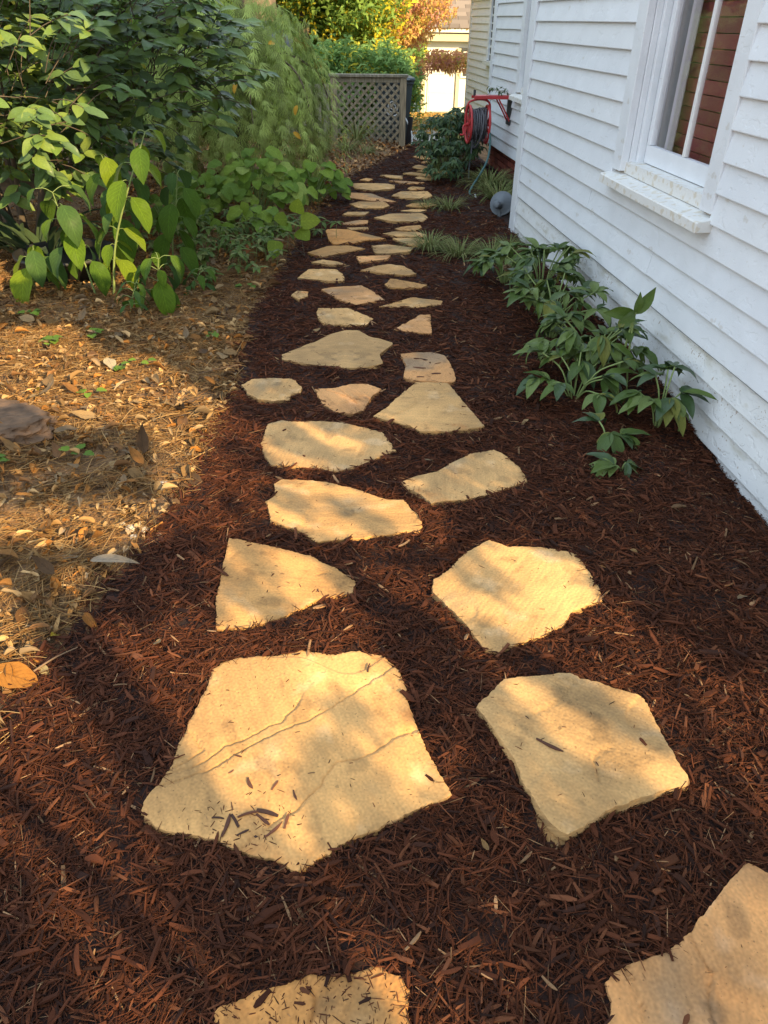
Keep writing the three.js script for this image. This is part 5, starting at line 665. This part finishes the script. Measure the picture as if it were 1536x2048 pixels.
leafAt(dryGeos[3], dryMats[2], 'round tan leaf beside small pebbles at the mulch edge', -0.62, 0.035, -2.42, [0.15, 2.6, 0], 0.75);
leafAt(leafGeo({ L: 0.09, W: 0.022, droop: 0.6, fold: 0.4, shape: 'lance' }), yellowLeaf, 'narrow bright yellow leaf standing in the sunlit litter', -1.33, 0.05, -3.42, [-0.9, 0.4, 0.3], 1);
leafAt(dryGeos[0], orangeLeaf, 'orange curled leaf at the sunny rim of the mulch', -0.56, 0.035, -2.9, [0.2, 1.9, 0.4], 0.7);
leafAt(dryGeos[4], dryMats[4], 'rust brown rolled leaf on bare soil near the mulch', -0.75, 0.045, -1.83, [0.3, 0.7, 0.4], 0.9);
leafAt(dryGeos[1], yellowLeaf, 'small crumpled yellow leaf on bare soil near the mulch', -0.83, 0.035, -1.74, [0.3, 2.7, 0.2], 0.7);
leafAt(dryGeos[3], leafMat([0.55, 0.42, 0.2], VT.dry), 'small pale cupped leaf touching the large orange one', -0.83, 0.03, -1.62, [0.3, 0.9, 0.5], 0.55);
leafAt(dryGeos[0], dryMats[4], 'tan oval leaf alone in the sun patch above the brown rock', -1.24, 0.06, -3.5, [0.2, 1.0, -0.2], 1.25);
leafAt(dryGeos[2], leafMat([0.5, 0.2, 0.08], VT.dry), 'red brown upright leaf among the ground cover below the heart leaved shrub', -0.48, 0.08, -5.85, [-0.9, 0.5, 0.2], 1.0);
leafAt(dryGeos[2], dryMats[2], 'white curled leaf on the mulch beside the wide arrowhead flagstone', -0.02, 0.02, -4.38, [0.0, 1.4, 0.4], 0.75);
leafAt(dryGeos[1], leafMat([0.7, 0.62, 0.55], VT.dry), 'tiny white leaf on the mulch before the hellebores', 1.03, 0.02, -4.95, [0.2, 1.4, 0.4], 0.6);
setSeed(1050); { const spots = [[0.95, -1.95], [1.2, -2.3], [0.35, -0.95], [-0.5, -1.7], [1.35, -1.75], [0.45, -2.75], [1.0, -3.1], [-0.2, -3.9], [0.4, -4.35], [1.05, -4.0], [0.85, -5.5], [1.3, -6.8], [1.5, -7.2], [1.65, -7.65], [1.6, -7.75], [1.72, -7.6], [0.0, -7.2], [1.1, -2.05]];
  for (const [x, z] of spots) { const m = solo('fallen_leaf', dryGeos[Math.floor(R() * 5)], dryMats[[0, 2, 4, 5][Math.floor(R() * 4)]], 'small stray dry leaf lying alone on the bark mulch', 'fallen leaf', 'stray leaves on the mulch'); m.position.set(x, bedH(x, z) + 0.022, z); m.rotation.set(rr(-0.4, 0.4), rr(0, 6.28), rr(-0.4, 0.4), 'YXZ'); m.scale.setScalar(rr(0.3, 0.6)); } }
// pine needles, crumbs of leaf: more than anyone could count
{ const it = [], itc = [], far = []; const needle = tube([[0, 0, -0.5], [0.03, 0.03, -0.15], [0.05, 0.03, 0.2], [0.02, 0, 0.5]], 0.0095, 5, 3);
  for (let i = 0; i < 44000; i++) { const z = i < 21000 ? rr(-4.6, -0.9) : i < 36000 ? rr(-7.5, -4) : rr(-6, 0.5), x = i < 36000 ? rr(-2.6, -0.1) : rr(-5, -2.2); if (!onLitter(x, z)) continue; if (nz(x * 3, z * 3, 5) < -0.25 && R() < 0.7) continue; const k = rr(0.7, 1.3), L = rr(0.07, 0.17); it.push({ p: V(x, gh(x, z) + 0.006 + R() * 0.028, z), q: new THREE.Quaternion().setFromEuler(new THREE.Euler(rr(-0.15, 0.15), 3 * nz(x * 1.4, z * 1.4, 3) + rr(-1.2, 1.2), rr(0, 6.28), 'YXZ')), s: V(L, L, L), c: R() < 0.4 ? col(0.36 * k, 0.22 * k, 0.09 * k) : col(0.24 * k, 0.125 * k, 0.045 * k) }); }
  for (let i = 0; i < 28000; i++) { const z = i < 12500 ? rr(-4.6, -0.9) : i < 22000 ? rr(-8.5, -4) : rr(-6.5, 0.8), x = i < 22000 ? rr(-2.8, 0.2) : rr(-5, -0.7); if (!onLitter(x, z) || (nz(x * 4, z * 4, 31) < -0.12 && R() < 0.7)) continue; const k = rr(0.55, 1.3), c = pick(dryMats).color; itc.push({ p: V(x, gh(x, z) + R() * 0.035, z), q: new THREE.Quaternion().setFromEuler(new THREE.Euler(rr(-0.6, 0.6), rr(0, 6.28), rr(-0.6, 0.6), 'YXZ')), s: V(rr(0.12, 0.7), rr(0.5, 1), rr(0.12, 0.5) + (R() < 0.3 ? rr(0.2, 0.6) : 0)), c: col(c.r * k, c.g * k, c.b * k) }); }
  for (let i = 0; i < 5000; i++) { const z = rr(-13, -8), b = borderX(z), x = rr(-2, b + 0.05); const k = rr(0.6, 1.4), c = pick(dryMats).color; far.push({ p: V(x, gh(x, z) + R() * 0.04, z), q: new THREE.Quaternion().setFromEuler(new THREE.Euler(rr(-0.7, 0.7), rr(0, 6.28), rr(-0.7, 0.7), 'YXZ')), s: rr(0.5, 1.1), c: col(c.r * k * 1.1, c.g * k, c.b * k) }); }
  for (let i = 0; i < 3000; i++) { const z = rr(-27, -14), x = rr(0.5, 6); const k = rr(0.7, 1.5); far.push({ p: V(x, gh(x, z) + 0.02 + R() * 0.03, z), q: new THREE.Quaternion().setFromEuler(new THREE.Euler(rr(-0.7, 0.7), rr(0, 6.28), rr(-0.7, 0.7), 'YXZ')), s: rr(0.7, 1.4), c: col(0.42 * k, 0.24 * k, 0.07 * k) }); }
  for (let i = 0; i < 700; i++) { const s = Math.pow(R(), 3) * 0.5; far.push({ p: V(rr(3.7, 7), 1.46 + s * 0.55, -27.68 - s), q: new THREE.Quaternion().setFromEuler(new THREE.Euler(rr(0, 0.9), rr(0, 6.28), rr(-0.4, 0.4), 'YXZ')), s: rr(0.8, 1.4), c: col(0.4 * rr(0.7, 1.3), 0.2, 0.07) }); }
  const curled = []; for (let i = 0; i < 2800; i++) { const z = rr(-6.5, 0.3), x = i < 1900 ? rr(-2.6, -0.1) : rr(-5, -2.4); if (!onLitter(x, z)) continue; const k = rr(0.6, 1.35), c = pick(dryMats).color; curled.push({ p: V(x, gh(x, z) + 0.01 + R() * 0.035, z), q: new THREE.Quaternion().setFromEuler(new THREE.Euler(rr(-0.7, 0.7), rr(0, 6.28), rr(-0.8, 0.8), 'YXZ')), s: V(rr(0.3, 1), rr(0.5, 1), rr(0.35, 0.95)), c: col(c.r * k, c.g * k, c.b * k) }); }
  const g = new THREE.Group(); g.name = 'leaf_litter'; g.userData = { label: 'brown litter of pine needles and leaf crumbs beside the mulch', category: 'leaf litter', kind: 'stuff' }; scene.add(g);
  const wm = new THREE.MeshPhysicalMaterial({ color: 0xffffff, roughness: 0.9, specularIntensity: 0.3, side: THREE.DoubleSide });
  instanced('pine_needles', needle, wm, it, g, true); instanced('leaf_crumbs', leafGeo({ L: 0.085, W: 0.036, droop: 0.5, n: 5, shape: 'dry', fold: 0.3, roll: 0.15, wave: 0.14 }), wm, itc, g, true); instanced('dead_leaves', dryGeos[1], wm, far, g, true); instanced('dead_leaves', dryGeos[4], wm, curled, g, true); }
// twigs, pebbles, the rock at the left
setSeed(1100); M.pebble = new THREE.MeshStandardMaterial({ color: col(0.55, 0.47, 0.36), roughness: 0.9 });
for (const [x, z, s, l] of [[-0.66, -2.33, 0.016, 0], [-0.71, -2.34, 0.02, 0], [-0.69, -2.29, 0.014, 0], [-0.63, -2.26, 0.012, 0], [-0.6, -2.3, 0.01, 0], [-0.75, -2.38, 0.013, 0], [-0.64, -2.66, 0.018, 1]]) { const g = new THREE.IcosahedronGeometry(1, 2), p = g.attributes.position; for (let i = 0; i < p.count; i++) { const k = 1 + 0.3 * nz(p.getX(i) * 1.5 + x * 9, p.getY(i) * 1.5, p.getZ(i) * 1.5); p.setXYZ(i, p.getX(i) * k, p.getY(i) * k * 0.6, p.getZ(i) * k); } g.computeVertexNormals(); const m = solo('pebble', g, M.pebble, l ? 'pale stone crumb lying among the pine needles' : 'small pale pebble on bare soil at the mulch edge', 'pebble', 'pebbles at the mulch edge'); m.scale.setScalar(s); m.position.set(x, gh(x, z) + s * 0.5, z); m.rotation.y = x * 50; }
for (const [pts, l] of [[[[-0.84, 0.03, -1.6], [-0.79, 0.04, -1.64], [-0.74, 0.03, -1.69]], 'thin crooked twig lying across the mulch rim near the orange leaf'], [[[-0.4, 0.05, -3.8], [-0.52, 0.06, -3.72], [-0.62, 0.05, -3.68]], 'pale twig end sticking out of the litter by the blunt flagstone']]) solo('twig', tube(pts, (q) => 0.0035 * (1 - 0.5 * q), 12, 5), new THREE.MeshStandardMaterial({ color: col(0.2, 0.12, 0.065), roughness: 0.9 }), l, 'twig');
{ const g = new THREE.IcosahedronGeometry(1, 20), p = g.attributes.position; for (let i = 0; i < p.count; i++) { const x = p.getX(i), y = p.getY(i), z = p.getZ(i), k = 1 + 0.4 * fbm(x * 1.5, y * 1.5, z * 1.5 + 3, 5) + 0.22 * fbm(x * 6, y * 6, z * 6, 4); p.setXYZ(i, x * k * 0.27, clamp(y * k, -1, 0.62 + 0.1 * fbm(x * 3, z * 3, 8, 4)) * 0.13, z * k * 0.2); } g.computeVertexNormals(); const tex = dataTex(256, (u, v) => { const k = 1 + 0.6 * fbm(u * 12, v * 12, 3, 5); return [102 * k, 78 * k, 58 * k]; }); solo('rock', g, new THREE.MeshStandardMaterial({ map: tex, bumpMap: tex, bumpScale: 0.02, roughness: 1 }), 'flat brown rock sunk in the leaf litter', 'rock').position.set(-1.45, gh(-1.45, -3.08) - 0.0, -3.08); }

// ---------------------------------------------------------------- trees, hedge
const treeLeaf = mergeGeometries([0, 1, 2].map((i) => { const g = leafGeo({ L: 0.12, W: 0.06, n: 3, droop: 0.6, shape: 'lance' }); g.rotateY(i * 2.1); g.rotateX(i * 0.3); return g; }));
M.treeLeaf = new THREE.MeshPhysicalMaterial({ color: 0xffffff, roughness: 0.95, specularIntensity: 0.22, transmission: 0.4, thickness: 0, side: THREE.DoubleSide });
function tree(name, label, x, z, { trunk = 0.15, h = 4, lobes, palette, s = 1, hang = 0.2, limbs = 7, hole = -1 }) {
  const y = gh(x, z), t = thing(name, label, name.includes('hedge') ? 'hedge' : name.includes('shrub') ? 'shrub' : 'tree', [x, y, z]);
  part('trunk', tube([[0, -0.2, 0], [0.03 * h, h * 0.35, 0.02], [-0.02 * h, h * 0.7, 0], [0.01, h, 0]], (q) => trunk * (1.15 - 0.8 * q), 14, 9), M.bark, t);
  const items = [], ends = [];
  for (const [cx, cy, cz, rx, ry, rz, n] of lobes) { ends.push(V(cx, cy, cz)); for (let i = 0; i < n; i++) { const d = dirOf(rr(0, 6.283), Math.asin(rr(-1, 1))), k = Math.pow(R(), 0.35) * (1 + 0.25 * nz(d.x * 2 + cx, d.y * 2, d.z * 2)), b = V(cx + d.x * rx * k, cy + d.y * ry * k, cz + d.z * rz * k); if (nz(b.x * 1.6 + x, b.y * 1.6, b.z * 1.6 + z) < hole) continue; const c = palette(b, d); for (let j = 0; j < 4; j++) { const m = rr(0.75, 1.25); items.push({ p: b.clone().add(V(rr(-0.14, 0.14), rr(-0.14, 0.14), rr(-0.14, 0.14))), q: orient(V(rr(-1, 1), rr(-1, 0.6) - hang, rr(-1, 1))), s: s * rr(0.7, 1.2), c: col(c[0] * m, c[1] * m, c[2] * m) }); } } }
  ends.slice(0, limbs).forEach((e) => part('limb', tube([[0, h * rr(0.3, 0.6), 0], e.clone().multiplyScalar(0.5).add(V(0, h * 0.25, 0)), e], (q) => trunk * 0.4 * (1 - 0.8 * q), 10, 6), M.bark, t));
  instanced('crown', treeLeaf, M.treeLeaf, items, t, true); return t;
}
setSeed(1200);
const green = (a) => () => { const k = R(); return k < 0.14 ? [0.5 * a, 0.44 * a, 0.05 * a] : k < 0.5 ? [0.24 * a, 0.36 * a, 0.08 * a] : [0.17 * a, 0.28 * a, 0.07 * a]; };  // yellow share in the green tree palettes paints sunlit leaves in
tree('shade_tree', 'green tree with a straight grey trunk and sunlight painted as yellow leaves beyond the fence', -0.05, -18.2, { trunk: 0.13, h: 4.5, lobes: [[0, 3.2, 0, 1.6, 1.0, 1.4, 700], [1.0, 2.5, -0.2, 1.2, 0.9, 1.2, 700], [0.9, 1.7, -0.6, 1.3, 0.7, 1.0, 600], [-1.2, 2.4, -0.3, 1.0, 0.9, 1.0, 350], [-0.3, 4.2, 0, 1.6, 1.0, 1.4, 450]], palette: () => (R() < 0.3 ? [0.75, 0.62, 0.05] : [0.24, 0.37, 0.08]), s: 1.1 });
tree('shade_tree', 'tall dark green tree filling the gap between trunk and dogwood', 1.3, -23, { trunk: 0.16, h: 5, lobes: [[0, 2.4, 0, 1.5, 1.2, 1.2, 900], [0.4, 3.9, 0, 1.8, 1.3, 1.4, 800], [-0.9, 1.6, 0.3, 1.2, 0.9, 1.0, 600], [0.9, 1.5, 0.2, 0.9, 0.8, 0.9, 400]], palette: green(1), s: 1.15 });
tree('dogwood_tree', 'autumn dogwood with hanging orange and pink leaves before the garage', 1.9, -19.5, { trunk: 0.07, h: 2.4, hang: 1.6, lobes: [[0.5, 2.15, 0, 0.72, 0.5, 0.6, 420], [0.15, 1.6, 0.1, 0.6, 0.15, 0.5, 240], [-0.45, 1.35, 0.2, 0.45, 0.18, 0.4, 180], [1.2, 1.2, 0.1, 0.45, 0.1, 0.35, 150], [0.2, 1.1, 0.3, 0.55, 0.15, 0.4, 220], [0.55, 2.7, -0.1, 0.55, 0.3, 0.5, 160]].map(([a, b, c, d, e, f, n]) => [a * 1.16, 2.02 + (b - 1.86) * 1.16, c, d * 1.16, e * 1.16, f * 1.16, Math.round(n * 1.1)]), palette: (b) => { const k = R(); return k < 0.45 ? [0.68, 0.38, 0.18] : k < 0.72 ? [0.75, 0.55, 0.16] : k < 0.92 ? [0.66, 0.34, 0.26] : [0.4, 0.42, 0.1]; }, s: 0.62 });
for (const [x, z, w, h, l] of [[0.25, -14.6, 0.75, 1.15, 'rounded green hedge shrub behind the lattice next to the maple'], [1.05, -14.9, 0.7, 1.12, 'rounded green hedge shrub behind the middle of the lattice'], [1.55, -15.6, 0.5, 1.05, 'smaller hedge shrub behind the lattice post by the dogwood']]) tree('hedge_shrub', l, x, z, { trunk: 0.04, h: h * 0.8, lobes: [[0, h * 0.55, 0, w, h * 0.6, 0.6, 520], [w * 0.4, h * 0.85, 0, w * 0.6, h * 0.4, 0.5, 260], [-w * 0.4, h * 0.8, 0.1, w * 0.6, h * 0.4, 0.5, 260]], palette: () => (R() < 0.1 ? [0.65, 0.56, 0.06] : [0.25, 0.4, 0.12]), s: 0.7 });
tree('shade_tree', 'broad old tree with a thick pale trunk rising behind the lacy maple', -0.95, -16, { trunk: 0.38, h: 6, lobes: [[-0.8, 5.6, -0.6, 1.8, 1.2, 1.6, 500], [-2.4, 4.4, -0.4, 1.6, 1.3, 1.5, 500], [-2.2, 2.6, -1, 1.3, 1.2, 1.2, 500]], palette: green(1), s: 1.2 });
for (const [x, z, l, a] of [[-2.6, -13.5, 'dense green shrub far behind the camellia and maple', 1], [-4.6, -10.5, 'tall dark evergreen shrub behind the camellia', 0.8], [-5.2, -6.8, 'wide evergreen shrub beside the camellia away from the path', 0.8], [-2.9, -9.3, 'tall leafy shrub between camellia and maple', 0.8], [-4.2, -16.5, 'large green tree at the far end of the shrub border', 1], [-1.9, -20, 'bushy green tree beyond the board fence', 1]]) tree(z < -15 ? 'shade_tree' : 'evergreen_shrub', l, x, z, { trunk: 0.08, h: 2.6, lobes: [[0, 1.3, 0, 1.2, 1.3, 1.0, 900], [0.3, 2.3, 0, 1.0, 0.9, 0.9, 500], [-0.5, 2.5, 0.2, 0.9, 0.8, 0.8, 350]], palette: green(a), s: 1.1 });
for (const [x, z, h, l] of [[4.2, -36, 7, 'tall background tree behind the garage'], [0.5, -30, 6.5, 'tall background tree past the hedge'], [-4, -28, 7, 'tall background tree far beyond the shrub border'], [9, -38, 7, 'tall background tree at the far side of the garage'], [2.6, -25.5, 4, 'green tree in front of the garage corner behind the dogwood']]) tree('background_tree', l, x, z, { trunk: 0.2, h, lobes: [[0, h * 0.35, 0, 2.0, h * 0.35, 1.8, 900], [0, h * 0.75, 0, 2.3, h * 0.3, 2, 900], [-1.6, h * 0.5, 0, 1.5, h * 0.25, 1.5, 500], [1.6, h * 0.5, 0, 1.5, h * 0.25, 1.5, x === 2.6 ? 100 : 500]].map((a) => (x === 2.6 ? a.map((v, i) => (i === 3 || i === 5 ? v * 0.35 : i === 0 ? v * 0.3 : v)) : a)), palette: () => (R() < 0.3 ? [0.7, 0.6, 0.08] : [0.25, 0.38, 0.1]), s: 1.6 });
{ const g = new THREE.SphereGeometry(0.36, 24, 14, 0, 6.283, 0, 1.7); g.scale(1, 0.75, 0.8); solo('grill_cover', mergeGeometries([g, new THREE.CylinderGeometry(0.35, 0.33, 1.3, 24, 1, true).scale(1, 1, 0.8).translate(0, -0.65, 0)]), new THREE.MeshStandardMaterial({ color: col(0.2, 0.21, 0.25), roughness: 0.7, side: THREE.DoubleSide }), 'rounded blue grey cover showing above the lacy maple', 'grill cover').position.set(-0.52, 1.3, -14); }

// ---------------------------------------------------------------- unseen tree beside the house end, crown leaves placed to shape the sun patches
{ setSeed(1300); const SUN_PATCHES = [[0.5, -1.47, 1.1, -1.12, 0.13], [0.45, -1.85, 0.85, -1.65, 0.19], [0.62, -2.08, 0.72, -1.98, 0.09], [0.55, -1.55, 0.95, -1.5, 0.1], [-0.42, -1.72, 0.08, -1.86, 0.17], [-0.32, -2.1, 0, -1.95, 0.11], [-0.15, -2.5, 0.3, -2.3, 0.14], [-0.22, -3.22, 0.12, -2.93, 0.02], [-0.24, -2.82, -0.1, -2.76, 0.06], [-0.42, -3, -0.18, -2.55, 0.12], [-1.68, -4.2, -1.44, -3.7, 0.3], [-1.08, -3.85, -0.5, -3.05, 0.2], [-1.4, -3.6, -1.1, -3.35, 0.14], [-1.2, -2.4, -0.65, -2.4, 0.12], [-1, -2, -0.85, -1.5, 0.13], [-0.3, -1.52, 0.2, -1.53, 0.1], [0.1, -1.42, 0.22, -1.25, 0.08], [-0.33, -1.4, -0.2, -1.3, 0.06], [-0.46, -1.15, -0.22, -1.05, 0.11], [-0.27, -0.75, 0.14, -0.66, 0.12], [-0.78, -1.3, -0.35, -1.12, 0.18], [-0.5, -1, -0.14, -0.86, 0.14], [-0.7, -1.75, -0.45, -1.4, 0.09], [-0.62, -2.75, -0.35, -2.4, 0.08], [-1.5, -2.1, -1.1, -1.75, 0.14], [0.2, -2, 0.4, -1.75, 0.06], [0.95, -1.5, 1.25, -1.25, 0.07], [-0.45, -0.8, -0.3, -0.65, 0.07]];
  const base = V(4.6, 0, 5.2), t = thing('shade_tree', 'unseen leafy tree beyond the near end of the white house, crown shaped to dapple the path', 'tree', [base.x, 0, base.z]), items = [], step = SUN.clone();
  part('trunk', tube([[0, -0.2, 0], [0.1, 1.5, 0], [-0.1, 3.2, 0.1], [0, 5, 0]], (q) => 0.2 * (1.15 - 0.8 * q), 14, 9), M.bark, t);
  for (let i = 0; i < 16; i++) { const e = V(rr(-2.0, 1.4), rr(2.8, 4.4), rr(-2.0, 1.4)); part('limb', tube([[0, rr(2, 3.6), 0], e.clone().multiplyScalar(0.5).add(V(0, 1.6, 0)), e], (q) => 0.06 * (1 - 0.85 * q), 10, 6), M.bark, t); }
  for (let i = 0; i < 42000; i++) { const x = rr(-3.0, 2.2), z = rr(-5.2, 1.6), jit = 0.05; let open = false; for (const [a, b, c, d, r] of SUN_PATCHES) if (segDist(x, z, [a, b], [c, d]) < r + 0.045 + jit * (R() - 0.5)) { open = true; break; } if (open && (x < -0.4 || nz((x * 0.79 - z * 0.61) * 8, (x * 0.61 + z * 0.79) * 2.2, 4.4) < 0.22)) continue;
    const p = V(x, 0, z).addScaledVector(step, rr(6, 8.5)).sub(base), k = rr(0.7, 1.2); items.push({ p, q: orient(V(rr(-1, 1), rr(-1, 0.5), rr(-1, 1))), s: rr(0.36, 0.52), c: col(0.08 * k, 0.13 * k, 0.04 * k) }); }
  for (let i = 0; i < 2500; i++) { const d = dirOf(rr(0, 6.28), Math.asin(rr(-1, 1))), p = V(d.x * 1.8 + 2.4, 3.4 + d.y * 1.0, d.z * 1.8 + 1.0); items.push({ p, q: orient(V(rr(-1, 1), rr(-1, 0.5), rr(-1, 1))), s: rr(0.8, 1.1), c: col(0.1, 0.17, 0.05) }); }
  instanced('crown', treeLeaf, M.treeLeaf, items, t, true); }

// ---------------------------------------------------------------- shadows and picture
scene.traverse((o) => { if (o.isMesh) { o.castShadow = true; o.receiveShadow = true; } });
renderer.render(scene, camera);
